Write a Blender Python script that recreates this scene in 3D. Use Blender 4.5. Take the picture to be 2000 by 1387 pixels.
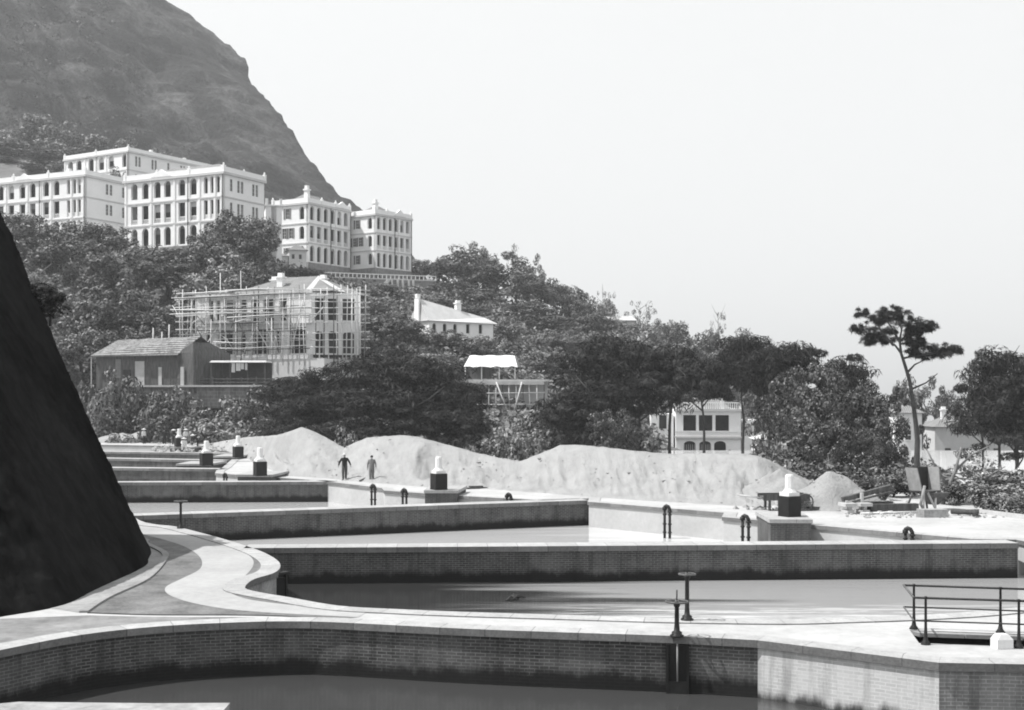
import bpy, bmesh, math, random
import numpy as np
from mathutils import Vector, Matrix, noise
from mathutils.geometry import tessellate_polygon

R = math.radians
sc = bpy.context.scene
C = sc.collection
for o in list(bpy.data.objects):
    bpy.data.objects.remove(o)

# ------------------------------------------------------------------ camera
F, HZ, CX, H = 2500.0, 774.0, 1000.0, 5.5      # photograph: focal length, horizon row, centre column (px), eye height (m)
cam = bpy.data.cameras.new('camera')
cam.sensor_fit = 'HORIZONTAL'; cam.sensor_width = 36.0; cam.lens = 36.0 * F / 2000.0
cam.shift_y = (HZ - 693.5) / 2000.0
cam.clip_start = 0.5; cam.clip_end = 6000
cam_o = bpy.data.objects.new('camera', cam); C.objects.link(cam_o)
cam_o.location = (0, 0, H); cam_o.rotation_euler = (R(90), 0, 0)
sc.camera = cam_o

# ------------------------------------------------------------------ light
SUN_EL, SUN_A = R(57), R(-3)                   # elevation; how far beyond the left (-X) the sun stands
to_sun = Vector((-math.cos(SUN_A) * math.cos(SUN_EL), math.sin(SUN_A) * math.cos(SUN_EL), math.sin(SUN_EL)))
sun = bpy.data.lights.new('sun', 'SUN'); sun.energy = 5.0; sun.angle = R(0.5); sun.color = (1.0, 0.995, 0.985)
sun_o = bpy.data.objects.new('sun', sun); C.objects.link(sun_o)
sun_o.rotation_euler = to_sun.to_track_quat('Z', 'Y').to_euler()

world = bpy.data.worlds.new('World'); sc.world = world; world.use_nodes = True
nt = world.node_tree; nt.nodes.clear()
sky = nt.nodes.new('ShaderNodeTexSky'); sky.sky_type = 'NISHITA'; sky.sun_disc = False
sky.sun_elevation = SUN_EL; sky.sun_rotation = math.atan2(to_sun.x, to_sun.y)
sky.air_density = 1.6; sky.dust_density = 2.0; sky.ozone_density = 1.0
sep = nt.nodes.new('ShaderNodeSeparateColor')      # black and white film: blue sensitive
gam = nt.nodes.new('ShaderNodeMath'); gam.operation = 'POWER'; gam.inputs[1].default_value = 0.2
mul = nt.nodes.new('ShaderNodeMath'); mul.operation = 'MULTIPLY'; mul.inputs[1].default_value = 5.1
comb = nt.nodes.new('ShaderNodeCombineColor')
bg = nt.nodes.new('ShaderNodeBackground'); bg.inputs['Strength'].default_value = 0.1
wo = nt.nodes.new('ShaderNodeOutputWorld')
nt.links.new(sky.outputs[0], sep.inputs[0]); nt.links.new(sep.outputs[2], gam.inputs[0]); nt.links.new(gam.outputs[0], mul.inputs[0])
for i, k in enumerate((0.985, 0.997, 1.0)):
    m = nt.nodes.new('ShaderNodeMath'); m.operation = 'MULTIPLY'; m.inputs[1].default_value = k
    nt.links.new(mul.outputs[0], m.inputs[0]); nt.links.new(m.outputs[0], comb.inputs[i])
nt.links.new(comb.outputs[0], bg.inputs['Color']); nt.links.new(bg.outputs[0], wo.inputs[0])

sc.view_settings.view_transform = 'Standard'; sc.view_settings.look = 'None'
sc.view_settings.exposure = 0.4; sc.view_settings.gamma = 1.0
sc.cycles.pixel_filter_type = 'BLACKMAN_HARRIS'; sc.cycles.filter_width = 1.9     # the old lens is soft
sc.cycles.max_bounces = 6; sc.cycles.diffuse_bounces = 3; sc.cycles.volume_bounces = 1

# ------------------------------------------------------------------ helpers
def G(px, py, z=0.0):
    d = (H - z) * F / (py - HZ)
    return Vector(((px - CX) / F * d, d, z))
def P(px, py, D):
    return Vector(((px - CX) / F * D, D, H - (py - HZ) / F * D))
def X(px, D): return (px - CX) / F * D
def Zat(py, D): return H - (py - HZ) / F * D

class MB:
    def __init__(s): s.v = []; s.f = []; s.uv = []; s.mi = []; s.sm = []; s.M = None; s.m = 0
    def vert(s, p):
        p = Vector(p)
        if s.M is not None: p = s.M @ p
        s.v.append(p[:]); return len(s.v) - 1
    def face(s, pts, uvs=None, smooth=False):
        ids = [s.vert(p) for p in pts]
        s.f.append(ids); s.mi.append(s.m); s.sm.append(smooth)
        s.uv.append(uvs if uvs else [(0, 0)] * len(ids))
    def iface(s, ids, uvs=None, smooth=False):
        s.f.append(list(ids)); s.mi.append(s.m); s.sm.append(smooth)
        s.uv.append(uvs if uvs else [(0, 0)] * len(ids))
    def bx(s, x0, x1, y0, y1, z0, z1):
        a = [(x0,y0),(x1,y0),(x1,y1),(x0,y1)]
        s.prism(a, z0, z1)
    def prism(s, poly, z0, z1, top=None):
        n = len(poly); t = top or poly; L = 0
        for i in range(n):
            a, b = poly[i], poly[(i+1) % n]; ta, tb = t[i], t[(i+1) % n]
            d = math.hypot(b[0]-a[0], b[1]-a[1])
            s.face([(a[0],a[1],z0),(b[0],b[1],z0),(tb[0],tb[1],z1),(ta[0],ta[1],z1)], [(L,z0),(L+d,z0),(L+d,z1),(L,z1)])
            L += d
        s.face([(p[0],p[1],z1) for p in t], [(p[0],p[1]) for p in t])
        s.face([(p[0],p[1],z0) for p in reversed(poly)], [(p[0],p[1]) for p in reversed(poly)])
    def tube(s, pts, rad, n=8, caps=True, smooth=True):
        pts = [Vector(p) for p in pts]
        if not hasattr(rad, '__len__'): rad = [rad] * len(pts)
        rings = []; ref = None
        for i, p in enumerate(pts):
            d = (pts[min(i+1, len(pts)-1)] - pts[max(i-1, 0)]).normalized()
            if ref is None: ref = Vector((0,0,1)) if abs(d.z) < .9 else Vector((1,0,0))
            u = d.cross(ref).normalized(); w = u.cross(d).normalized(); ref = w
            rings.append([s.vert(p + rad[i]*(math.cos(2*math.pi*k/n)*u + math.sin(2*math.pi*k/n)*w)) for k in range(n)])
        for a, b in zip(rings, rings[1:]):
            for k in range(n):
                s.iface([a[k], a[(k+1)%n], b[(k+1)%n], b[k]], smooth=smooth)
        if caps:
            s.iface(rings[0]); s.iface(rings[-1][::-1])
    def lathe(s, c, prof, n=12, smooth=True):
        rings = [[s.vert((c[0]+r*math.cos(2*math.pi*k/n), c[1]+r*math.sin(2*math.pi*k/n), c[2]+z)) for k in range(n)] for r, z in prof]
        for a, b in zip(rings, rings[1:]):
            for k in range(n): s.iface([a[k], a[(k+1)%n], b[(k+1)%n], b[k]], smooth=smooth)
        s.iface(rings[0][::-1]); s.iface(rings[-1])
    def torus(s, c, r, t, n=20, k=6):
        rings = []
        for i in range(n):
            a = 2*math.pi*i/n; d = Vector((math.cos(a), math.sin(a), 0))
            rings.append([s.vert(Vector(c) + d*(r + t*math.cos(2*math.pi*j/k)) + Vector((0,0,t*math.sin(2*math.pi*j/k)))) for j in range(k)])
        for i in range(n):
            a, b = rings[i], rings[(i+1)%n]
            for j in range(k): s.iface([a[j], b[j], b[(j+1)%k], a[(j+1)%k]], smooth=True)
    def build(s, name, mat, parent=None, loc=None, rot=None):
        me = bpy.data.meshes.new(name); me.from_pydata(s.v, [], s.f)
        ul = me.uv_layers.new(name='UVMap')
        flat = [c for f in s.uv for u in f for c in u]
        ul.data.foreach_set('uv', flat)
        me.polygons.foreach_set('use_smooth', s.sm)
        for m in (mat if isinstance(mat, (list, tuple)) else [mat]): me.materials.append(m)
        me.polygons.foreach_set('material_index', s.mi)
        me.update()
        bm = bmesh.new(); bm.from_mesh(me); bmesh.ops.recalc_face_normals(bm, faces=bm.faces); bm.to_mesh(me); bm.free()
        o = bpy.data.objects.new(name, me); C.objects.link(o)
        if parent: o.parent = parent
        if loc is not None: o.location = loc
        if rot is not None: o.rotation_euler = rot
        return o

def tag(o, label=None, cat=None, group=None, kind=None):
    if label: o['label'] = label
    if cat: o['category'] = cat
    if group: o['group'] = group
    if kind: o['kind'] = kind
    return o
def thing(name, label, cat, loc=(0,0,0), rz=0.0, group=None):
    o = bpy.data.objects.new(name, None); C.objects.link(o)
    o.empty_display_size = 0.2
    o.location = loc; o.rotation_euler = (0,0,rz)
    return tag(o, label, cat, group)
def struct(o): o['kind'] = 'structure'; return o
def copy_tree(o, parent=None):
    c = o.copy(); C.objects.link(c); c.parent = parent
    for ch in list(o.children): copy_tree(ch, c)
    return c
def spline(pts, n=6):
    pts = [Vector(p) for p in pts]; out = []
    for i in range(len(pts)-1):
        p0, p1, p2, p3 = pts[max(i-1,0)], pts[i], pts[i+1], pts[min(i+2, len(pts)-1)]
        for k in range(n):
            t = k/n
            out.append(0.5*((2*p1)+(p2-p0)*t+(2*p0-5*p1+4*p2-p3)*t*t+(3*p1-p0-3*p2+p3)*t**3))
    out.append(pts[-1]); return out
def offset(path, d):
    out = []
    for i, p in enumerate(path):
        a = path[max(i-1,0)]; b = path[min(i+1,len(path)-1)]
        d1 = Vector((p.x-a.x, p.y-a.y)); d2 = Vector((b.x-p.x, b.y-p.y))
        if d1.length < 1e-6: d1 = d2
        if d2.length < 1e-6: d2 = d1
        d1.normalize(); d2.normalize()
        n1 = Vector((-d1.y, d1.x)); n2 = Vector((-d2.y, d2.x)); m = (n1+n2)
        if m.length < 1e-6: m = n1
        m.normalize(); k = d/max(0.5, m.dot(n1))
        out.append(Vector((p.x+m.x*k, p.y+m.y*k, p.z)))
    return out
def strip(mb, path, o0, o1, z0, z1, full=None, i0=0, mtop=0):
    """solid band along a path: right-hand face at offset o0, left-hand face at o1"""
    A = offset(full or path, o0)[i0:i0+len(path)]; B = offset(full or path, o1)[i0:i0+len(path)]; L = 0.0
    for i in range(len(path)-1):
        a, b, c, d = A[i], A[i+1], B[i+1], B[i]; l = (path[i+1]-path[i]).length
        q = lambda p, z: (p.x, p.y, z)
        mb.face([q(a,z0),q(b,z0),q(b,z1),q(a,z1)], [(L,z0),(L+l,z0),(L+l,z1),(L,z1)])
        mb.face([q(c,z0),q(d,z0),q(d,z1),q(c,z1)], [(L+l,z0),(L,z0),(L,z1),(L+l,z1)])
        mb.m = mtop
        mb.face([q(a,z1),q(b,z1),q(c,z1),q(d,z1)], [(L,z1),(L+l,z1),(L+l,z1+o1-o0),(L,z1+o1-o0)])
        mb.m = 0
        mb.face([q(d,z0),q(c,z0),q(b,z0),q(a,z0)], [(L,z0),(L+l,z0),(L+l,z0+.1),(L,z0+.1)])
        L += l
    for i in (0, -1):
        a, d = A[i], B[i]; w = abs(o1-o0)
        pts = [(a.x,a.y,z0),(a.x,a.y,z1),(d.x,d.y,z1),(d.x,d.y,z0)]
        mb.face(pts if i == 0 else pts[::-1], [(0,z0),(0,z1),(w,z1),(w,z0)] if i == 0 else [(w,z0),(w,z1),(0,z1),(0,z0)])

# ------------------------------------------------------------------ materials
MATS = {}
class NT:
    def __init__(s, name):
        s.m = bpy.data.materials.new(name); s.m.use_nodes = True; s.t = s.m.node_tree
        s.b = s.t.nodes['Principled BSDF']; s.b.inputs['Specular IOR Level'].default_value = 0.2
        MATS[name] = s.m
    def n(s, typ, **kw):
        x = s.t.nodes.new(typ)
        for k, v in kw.items(): setattr(x, k, v)
        return x
    def l(s, a, b): s.t.links.new(a, b)
    def coord(s, which='Object', scale=None):
        tc = s.n('ShaderNodeTexCoord'); o = tc.outputs[which]
        if scale is not None:
            mp = s.n('ShaderNodeMapping'); mp.inputs['Scale'].default_value = scale; s.l(o, mp.inputs[0]); o = mp.outputs[0]
        return o
    def noise(s, co, scale, detail=6, rough=.6, dist=0.0):
        x = s.n('ShaderNodeTexNoise'); x.inputs['Scale'].default_value = scale; x.inputs['Detail'].default_value = detail
        x.inputs['Roughness'].default_value = rough; x.inputs['Distortion'].default_value = dist
        s.l(co, x.inputs['Vector']); return x.outputs[0]
    def ramp(s, fac, stops):
        x = s.n('ShaderNodeValToRGB'); e = x.color_ramp.elements
        while len(e) < len(stops): e.new(0.5)
        for el, (p, v) in zip(e, stops): el.position = p; el.color = (v, v, v, 1)
        s.l(fac, x.inputs[0]); return x.outputs[0]
    def mix(s, fac, a, b, mode='MIX'):
        x = s.n('ShaderNodeMix', data_type='RGBA', blend_type=mode)
        for i, v in ((0, fac), (6, a), (7, b)):
            if isinstance(v, (int, float)): x.inputs[i].default_value = v if i == 0 else (v, v, v, 1)
            else: s.l(v, x.inputs[i])
        return x.outputs[2]
    def math(s, op, a, b=0.0):
        x = s.n('ShaderNodeMath', operation=op)
        for i, v in ((0, a), (1, b)):
            if isinstance(v, (int, float)): x.inputs[i].default_value = v
            else: s.l(v, x.inputs[i])
        return x.outputs[0]
    def bump(s, h, strength=.3, dist=.05):
        x = s.n('ShaderNodeBump'); x.inputs['Strength'].default_value = strength; x.inputs['Distance'].default_value = dist
        s.l(h, x.inputs['Height']); s.l(x.outputs[0], s.b.inputs['Normal'])
    def col(s, c, rough=.9):
        if isinstance(c, (int, float)): s.b.inputs['Base Color'].default_value = (c, c, c, 1)
        else: s.l(c, s.b.inputs['Base Color'])
        s.b.inputs['Roughness'].default_value = rough; return s.m

def mottled(name, lo, hi, scale, rough=.9, fine=8.0, bump=.25, bd=.02, which='Object', sc3=None, detail=8):
    t = NT(name); co = t.coord(which, sc3)
    a = t.noise(co, scale, detail, .62); b = t.noise(co, scale*fine, 5, .65)
    f = t.math('ADD', t.math('MULTIPLY', a, .62), t.math('MULTIPLY', b, .38))
    t.col(t.ramp(f, [(.34, lo), (.66, hi)]), rough)
    if bump: t.bump(f, bump, bd)
    return t.m

def brick_mat(name, lo, hi, mortar, bw=.235, rh=.078, ms=.011, stain=True, wet=-.98):
    t = NT(name); uv = t.coord('UV'); 
    br = t.n('ShaderNodeTexBrick'); br.offset = .5
    br.inputs['Color1'].default_value = (lo,)*3+(1,); br.inputs['Color2'].default_value = (hi,)*3+(1,); br.inputs['Mortar'].default_value = (mortar,)*3+(1,)
    br.inputs['Scale'].default_value = 1; br.inputs['Mortar Size'].default_value = ms; br.inputs['Mortar Smooth'].default_value = .25
    br.inputs['Brick Width'].default_value = bw; br.inputs['Row Height'].default_value = rh; br.inputs['Bias'].default_value = -.1
    wob = t.n('ShaderNodeTexNoise'); wob.inputs['Scale'].default_value = 1.7; wob.inputs['Detail'].default_value = 3; t.l(uv, wob.inputs['Vector'])
    va = t.n('ShaderNodeVectorMath', operation='SUBTRACT'); va.inputs[1].default_value = (.5,.5,.5); t.l(wob.outputs['Color'], va.inputs[0])
    vm = t.n('ShaderNodeVectorMath', operation='SCALE'); vm.inputs['Scale'].default_value = .035; t.l(va.outputs[0], vm.inputs[0])
    vb = t.n('ShaderNodeVectorMath', operation='ADD'); t.l(uv, vb.inputs[0]); t.l(vm.outputs[0], vb.inputs[1])
    t.l(vb.outputs[0], br.inputs['Vector'])
    co = t.coord('Object')
    big = t.noise(co, .55, 6, .65); mid = t.noise(co, 3.0, 5, .6)
    c = t.mix(t.ramp(mid, [(.3, 0.0), (.75, .75)]), br.outputs['Color'], (lo+hi)/2)          # mortar worn away in places
    c = t.mix(t.ramp(big, [(.42, 0.0), (.62, .3)]), c, min(.6, mortar*1.1))                    # pale lime bloom
    sk_ = t.noise(t.coord('UV', (2.2, .22, 1)), 1.0, 6, .7)
    c = t.mix(t.ramp(sk_, [(.5, 0.0), (.66, .6)]), c, lo*.5)
    c = t.mix(t.ramp(sk_, [(.3, .35), (.42, 0.0)]), c, min(.6, mortar*.9))
    if stain:
        sp = t.n('ShaderNodeSeparateXYZ'); t.l(uv, sp.inputs[0])
        wn = t.noise(t.coord('UV', (1.6, .5, 1)), 1.0, 7, .7)
        v = t.math('ADD', sp.outputs[1], t.math('MULTIPLY', t.math('SUBTRACT', wn, .5), .75))
        mr = t.n('ShaderNodeMapRange'); mr.interpolation_type = 'SMOOTHSTEP'
        mr.inputs[1].default_value = wet+.22; mr.inputs[2].default_value = wet-.08; mr.inputs[3].default_value = 0; mr.inputs[4].default_value = .93
        t.l(v, mr.inputs[0])
        c = t.mix(mr.outputs[0], c, .012)                                                       # slime left by the water level
    t.col(c, .9); t.bump(br.outputs['Fac'], -.35, .01); return t.m

def slab_mat(name, lo, hi, joint, bw=1.1):
    t = NT(name); uv = t.coord('UV')
    br = t.n('ShaderNodeTexBrick'); br.offset = 0.0
    br.inputs['Color1'].default_value = (lo,)*3+(1,); br.inputs['Color2'].default_value = (hi,)*3+(1,); br.inputs['Mortar'].default_value = (joint,)*3+(1,)
    br.inputs['Mortar Size'].default_value = .012; br.inputs['Brick Width'].default_value = bw; br.inputs['Row Height'].default_value = 9.0; br.inputs['Scale'].default_value = 1
    mp = t.n('ShaderNodeMapping'); mp.inputs['Location'].default_value = (0, 4.4, 0); t.l(uv, mp.inputs[0]); t.l(mp.outputs[0], br.inputs['Vector'])
    co = t.coord('Object'); a = t.noise(co, 2.2, 8, .7); b = t.noise(co, 18, 4, .6)
    c = t.mix(t.ramp(a, [(.4, 0.0), (.75, .8)]), br.outputs['Color'], lo*.6)
    c = t.mix(.25, c, t.ramp(b, [(.3, lo*.5), (.7, hi*1.3)]))
    t.col(c, .88); t.bump(b, .25, .01); return t.m

def roof_mat(name, lo, hi, pitch=.3):
    t = NT(name); co = t.coord('Object')
    w = t.n('ShaderNodeTexWave'); w.bands_direction = 'X'; w.inputs['Scale'].default_value = 1/pitch*.32; w.inputs['Distortion'].default_value = .3
    t.l(co, w.inputs[0]); a = t.noise(co, .8, 6, .7)
    f = t.math('ADD', t.math('MULTIPLY', w.outputs[1], .35), t.math('MULTIPLY', a, .65))
    t.col(t.ramp(f, [(.3, lo), (.7, hi)]), .85); t.bump(w.outputs[1], .5, .08); return t.m

def old_tile_mat(name):
    t = NT(name); co = t.coord('Object')
    w = t.n('ShaderNodeTexWave'); w.bands_direction = 'Y'; w.inputs['Scale'].default_value = 1.1; w.inputs['Distortion'].default_value = 1.2; w.inputs['Detail'].default_value = 3
    t.l(co, w.inputs[0]); a = t.noise(co, .55, 7, .75); b = t.noise(co, 3.5, 6, .7)
    f = t.math('ADD', t.math('MULTIPLY', w.outputs[1], .2), t.math('ADD', t.math('MULTIPLY', a, .45), t.math('MULTIPLY', b, .35)))
    t.col(t.ramp(f, [(.36, .05), (.5, .13), (.6, .34)]), .95); t.bump(f, .8, .12); return t.m
def leaf_mat(name, lo, hi, scale=3.0):
    t = NT(name); co = t.coord('Object'); g = t.n('ShaderNodeNewGeometry')
    a = t.noise(co, scale, 3, .6)
    f = t.math('ADD', t.math('MULTIPLY', a, .68), t.math('MULTIPLY', g.outputs['Random Per Island'], .32))
    t.col(t.ramp(f, [(.36, lo), (.64, hi)]), .6); t.b.inputs['Specular IOR Level'].default_value = .2
    return t.m

deck_m = mottled('concrete_deck', .30, .46, .35, fine=9, bump=.15)
path_m = mottled('pale_path', .27, .40, .35, fine=12, bump=.15)
grit_m = mottled('dark_grit', .06, .22, .8, fine=11, bump=.6)
gutter_m = mottled('gutter_concrete', .16, .34, .45, fine=9)
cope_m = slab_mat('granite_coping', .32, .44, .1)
cope_side_m = slab_mat('rough_coping_face', .13, .25, .04)  # same granite; shade of the upright faces put into a darker colour
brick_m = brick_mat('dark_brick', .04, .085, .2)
lit_brick_m = brick_mat('pale_brick', .40, .54, .62, wet=-1.2)  # same brick as the dark walls, sunlight put into its colour
pier_brick_m = brick_mat('pier_brick', .05, .09, .16, stain=False)
lime_m = mottled('limewashed_bank', .38, .5, .6, fine=9, bump=.1)
black_m = mottled('black_paint_and_shade', .012, .022, 3, rough=.55, bump=.1)
iron_m = mottled('dark_iron', .012, .03, 6, rough=.5, bump=.1)
grey_iron_m = mottled('worn_and_lit_iron', .05, .14, 6, rough=.45, bump=.1)
white_m = mottled('white_stone', .62, .75, 2.5, fine=6)
plaster_m = mottled('white_plaster', .74, .86, .25, fine=9, bump=.08)
plaster2_m = mottled('grey_plaster', .48, .60, .3, fine=9, bump=.08)
inner_m = mottled('dim_plaster', .05, .09, .5, bump=0)  # shade inside verandas and openings put into the colour
house_m = mottled('unfinished_plaster', .66, .82, .6, fine=6, bump=.1)
glass_m = mottled('dark_window', .02, .05, 1.5, rough=.25, bump=0)
shutter_m = mottled('window_shutter', .14, .22, 1.5, bump=0)
rubble_m = brick_mat('rubble_wall', .11, .22, .28, bw=.9, rh=.45, ms=.05, stain=False)
basement_m = brick_mat('basement_stone', .16, .26, .32, bw=.7, rh=.35, ms=.03, stain=False)
tile_m = roof_mat('grey_tiles', .13, .25)
pale_tile_m = roof_mat('pale_tiles', .40, .58)
wood_m = mottled('weathered_wood', .03, .15, 1.2, fine=6, sc3=(4,4,.6))
paleboard_m = mottled('pale_board', .36, .52, 1.0, fine=6)
bamboo_m = mottled('bamboo_pole', .48, .70, 2.0, bump=0)
canvas_m = mottled('white_canvas', .62, .76, .8, bump=.1)
bark_m = mottled('bark', .03, .07, 3.0, fine=5, bump=.5)
palebark_m = mottled('pale_bark', .12, .22, 3.0, fine=5, bump=.5)
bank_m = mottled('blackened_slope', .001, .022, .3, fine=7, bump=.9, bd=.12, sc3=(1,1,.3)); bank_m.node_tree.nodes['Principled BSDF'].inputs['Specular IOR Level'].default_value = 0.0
soil_m = mottled('hillside_soil', .06, .2, .12, fine=12, bump=.5, bd=.3)
stone_m = mottled('rough_granite', .16, .42, 1.2, fine=8, bump=.5, bd=.03)
skin_m = mottled('skin', .28, .36, 8, rough=.6, bump=0)
darkcloth_m = mottled('dark_cloth', .015, .03, 6, bump=0)
midcloth_m = mottled('grey_cloth', .12, .2, 6, bump=0)
palecloth_m = mottled('pale_cloth', .6, .7, 6, bump=0)
trouser_m = mottled('grey_trousers', .05, .09, 6, bump=0)
straw_m = mottled('straw_hat', .45, .55, 6, bump=0)

t = NT('loose_sand'); co = t.coord('Object')
a = t.noise(co, .45, 8, .65); b = t.noise(co, 7, 8, .75)
st = t.noise(t.coord('Object', (1.5, .2, .5)), 1.0, 8, .75, 1.5)
f = t.math('ADD', t.math('ADD', t.math('MULTIPLY', a, .4), t.math('MULTIPLY', b, .3)), t.math('MULTIPLY', st, .3))
t.col(t.ramp(f, [(.3, .18), (.42, .29), (.66, .40)]), .95); t.bump(f, 1.0, .35)
sand_m = t.m

t = NT('pond_water'); co = t.coord('Object')
rip = t.noise(t.coord('Object', (.5, 2.2, 1)), 1.1, 3, .5); rip2 = t.noise(t.coord('Object', (1.2, 3.0, 1)), 5.0, 2, .5)
sx = t.n('ShaderNodeSeparateXYZ'); t.l(co, sx.inputs[0])
stk = t.noise(t.coord('Object', (.09, .9, 1)), 1.0, 5, .55)
def sstep(v, lo, hi):
    r = t.n('ShaderNodeMapRange'); r.interpolation_type = 'SMOOTHSTEP'; r.inputs[1].default_value = lo; r.inputs[2].default_value = hi; t.l(v, r.inputs[0]); return r.outputs[0]
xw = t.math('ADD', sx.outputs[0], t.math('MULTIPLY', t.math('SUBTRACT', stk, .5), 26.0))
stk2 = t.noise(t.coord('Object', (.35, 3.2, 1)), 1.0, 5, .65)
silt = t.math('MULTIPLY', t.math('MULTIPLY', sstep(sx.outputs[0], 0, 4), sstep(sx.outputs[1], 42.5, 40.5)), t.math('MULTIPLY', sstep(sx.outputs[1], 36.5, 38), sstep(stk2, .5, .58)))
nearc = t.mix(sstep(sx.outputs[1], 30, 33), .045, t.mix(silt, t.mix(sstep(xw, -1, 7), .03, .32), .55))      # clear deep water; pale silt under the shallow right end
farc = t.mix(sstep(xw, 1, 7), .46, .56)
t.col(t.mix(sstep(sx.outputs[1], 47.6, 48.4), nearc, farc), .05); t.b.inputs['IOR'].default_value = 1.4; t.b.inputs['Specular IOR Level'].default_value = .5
t.bump(t.math('ADD', rip, t.math('MULTIPLY', rip2, .4)), .09, .05)
water_m = t.m

t = NT('mountain_scrub'); co = t.coord('Object')
a = t.noise(co, .012, 8, .65); b = t.noise(co, .11, 6, .7); d = t.noise(t.coord('UV', (26, 3.0, 1)), 1.0, 6, .65, .8); e = t.noise(co, .42, 5, .7)
f = t.math('ADD', t.math('ADD', t.math('MULTIPLY', a, .24), t.math('ADD', t.math('MULTIPLY', b, .22), t.math('MULTIPLY', e, .2))), t.math('MULTIPLY', d, .34))
t.col(t.ramp(f, [(.4, .012), (.49, .04), (.56, .11), (.64, .26)]), .95); t.bump(t.math('ADD', t.math('ADD', b, a), t.math('MULTIPLY', e, .4)), 1.0, 6.0)
mount_m = t.m

pine_m = leaf_mat('pine_needles', .004, .055, 5)
dark_leaf_m = leaf_mat('dark_leaves', .014, .17, 4)
mid_leaf_m = leaf_mat('mid_leaves', .022, .27, 4)
pale_leaf_m = leaf_mat('pale_leaves', .07, .32, 4)
gloss_leaf_m = leaf_mat('glossy_leaves', .008, .14, 5); MATS['glossy_leaves'].node_tree.nodes['Principled BSDF'].inputs['Roughness'].default_value = .35
MATS['pine_needles'].node_tree.nodes['Principled BSDF'].inputs['Specular IOR Level'].default_value = .08
under_m = leaf_mat('undergrowth_leaves', .035, .22, .15)
# ================================================================== the filter beds
WATER_Z = -1.28
def g2(pts): return [G(x, y) for x, y in pts]
near_a = spline(g2([(-260,1335),(-120,1298),(0,1271),(154,1242),(308,1225),(462,1217),(560,1215),(660,1217),(900,1229),(1100,1236.5),(1300,1243),(1480,1252)]), 5)
near_b = g2([(1480,1252),(1594,1266),(1834,1296)])
near_c = g2([(1834,1296),(2000,1299),(2400,1306)])
front_edge = spline([Vector((20,36,0)), G(2050,1184), G(1900,1198), G(1760,1206), G(1640,1210), G(1520,1213), G(1300,1210), G(1100,1204), G(900,1198), G(780,1193), G(660,1186), G(560,1169), G(523,1163)], 5)
nose = spline(g2([(523,1163),(480,1154),(475,1146),(492,1133),(530,1121),(543,1109),(536,1095),(505,1078),(456,1061)]), 6)
left_edge = spline(g2([(456,1061),(400,1045),(340,1030),(268,1017)]) + [Vector((-22,70,0)), Vector((-32,90,0)), Vector((-42,110,0)), Vector((-52,132,0)), Vector((-58,150,0))], 5)
far_edge = [Vector((-58,150,0)), Vector((-48,145,0)), Vector((-37.2,141,0)), Vector((-24.7,124,0))]
right_edges = [
    [Vector((-24.7,124,0)), Vector((-24.4,112,0)), Vector((-22.2,98.5,0))],
    [Vector((-22.2,98.5,0)), G(424,920), G(422,925), Vector((-13.4,84.0,0))],
    [Vector((-13.4,84.0,0)), G(655,943), G(748,954)],
    [G(748,954), G(752,959), G(900,969.5), G(1060,978)],
    [G(1060,978), Vector((4.2,68.6,0)), G(1150,981), G(1417,1002.5)],
    [G(1417,1002.5), G(1413,1011), G(1900,1054)],
    [G(1900,1054), Vector((19.3,48.9,0)), Vector((19.5,47.4,0)), Vector((25.5,39.5,0)), Vector((20,36,0))],
]
hole = front_edge[:-1] + nose[:-1] + left_edge[:-1] + far_edge[:-1]
for e in right_edges: hole += e[:-1]
pit = [G(1777,1231), G(2300,1249), G(2300,1275), G(1795,1256)]
outer = [Vector((-75,20,0)), Vector((-18.5,23.6,0))] + near_a[:-1] + near_b[:-1] + near_c + [Vector((60,25,0)), Vector((60,52,0)), Vector((34,64,0)), Vector((27,72,0)), Vector((10,98,0)), Vector((-8,112,0)), Vector((-22,150,0)), Vector((-60,172,0)), Vector((-80,150,0))]
def sheet(name, loops, z, mat, uvs=1.0):
    flat = [p for l in loops for p in l]
    tri = tessellate_polygon([[Vector((p.x, p.y, 0)) for p in l] for l in loops])
    mb = MB()
    ids = [mb.vert((p.x, p.y, z)) for p in flat]
    for t3 in tri: mb.iface([ids[i] for i in t3])
    o = mb.build(name, mat)
    for p in o.data.polygons:
        if p.normal.z < 0: p.flip()
    return o
struct(sheet('concrete_deck', [outer, hole, pit], 0.0, deck_m))
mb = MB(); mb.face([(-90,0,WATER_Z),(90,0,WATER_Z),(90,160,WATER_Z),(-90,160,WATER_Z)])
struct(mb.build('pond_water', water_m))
# grey grit margins either side of the pale S-shaped path, and the gutter round the foot of the slope
white_l = spline(g2([(264,1031),(274,1042),(323,1055),(363,1069),(391,1089),(391,1111),(354,1131),(325,1146),(326,1159),(354,1172),(400,1183),(462,1192),(560,1199),(700,1206)]), 5)
gut_o = spline(g2([(172,1197),(215,1169),(292,1132),(326,1095),(326,1080),(290,1062),(262,1052)]), 6)
joint = spline(g2([(172,1198),(300,1201),(500,1202),(700,1210)]), 5)
struct(sheet('grit_margin', [white_l + joint[::-1][1:] + gut_o[1:]], 0.004, grit_m))
white_r = spline(g2([(400,1047),(431,1055),(471,1075),(493,1092),(493,1108),(474,1128),(439,1145),(443,1155),(477,1169),(523,1177),(600,1185),(720,1194)]), 5)
rim = [p for p in (front_edge + nose[1:] + left_edge[1:])]
rim_r = [p for p in rim if p.y > 32 and p.y < 51.2 and p.x < -4.2]
struct(sheet('grit_margin', [white_r[::-1] + rim_r[::-1]], 0.004, grit_m))
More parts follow.
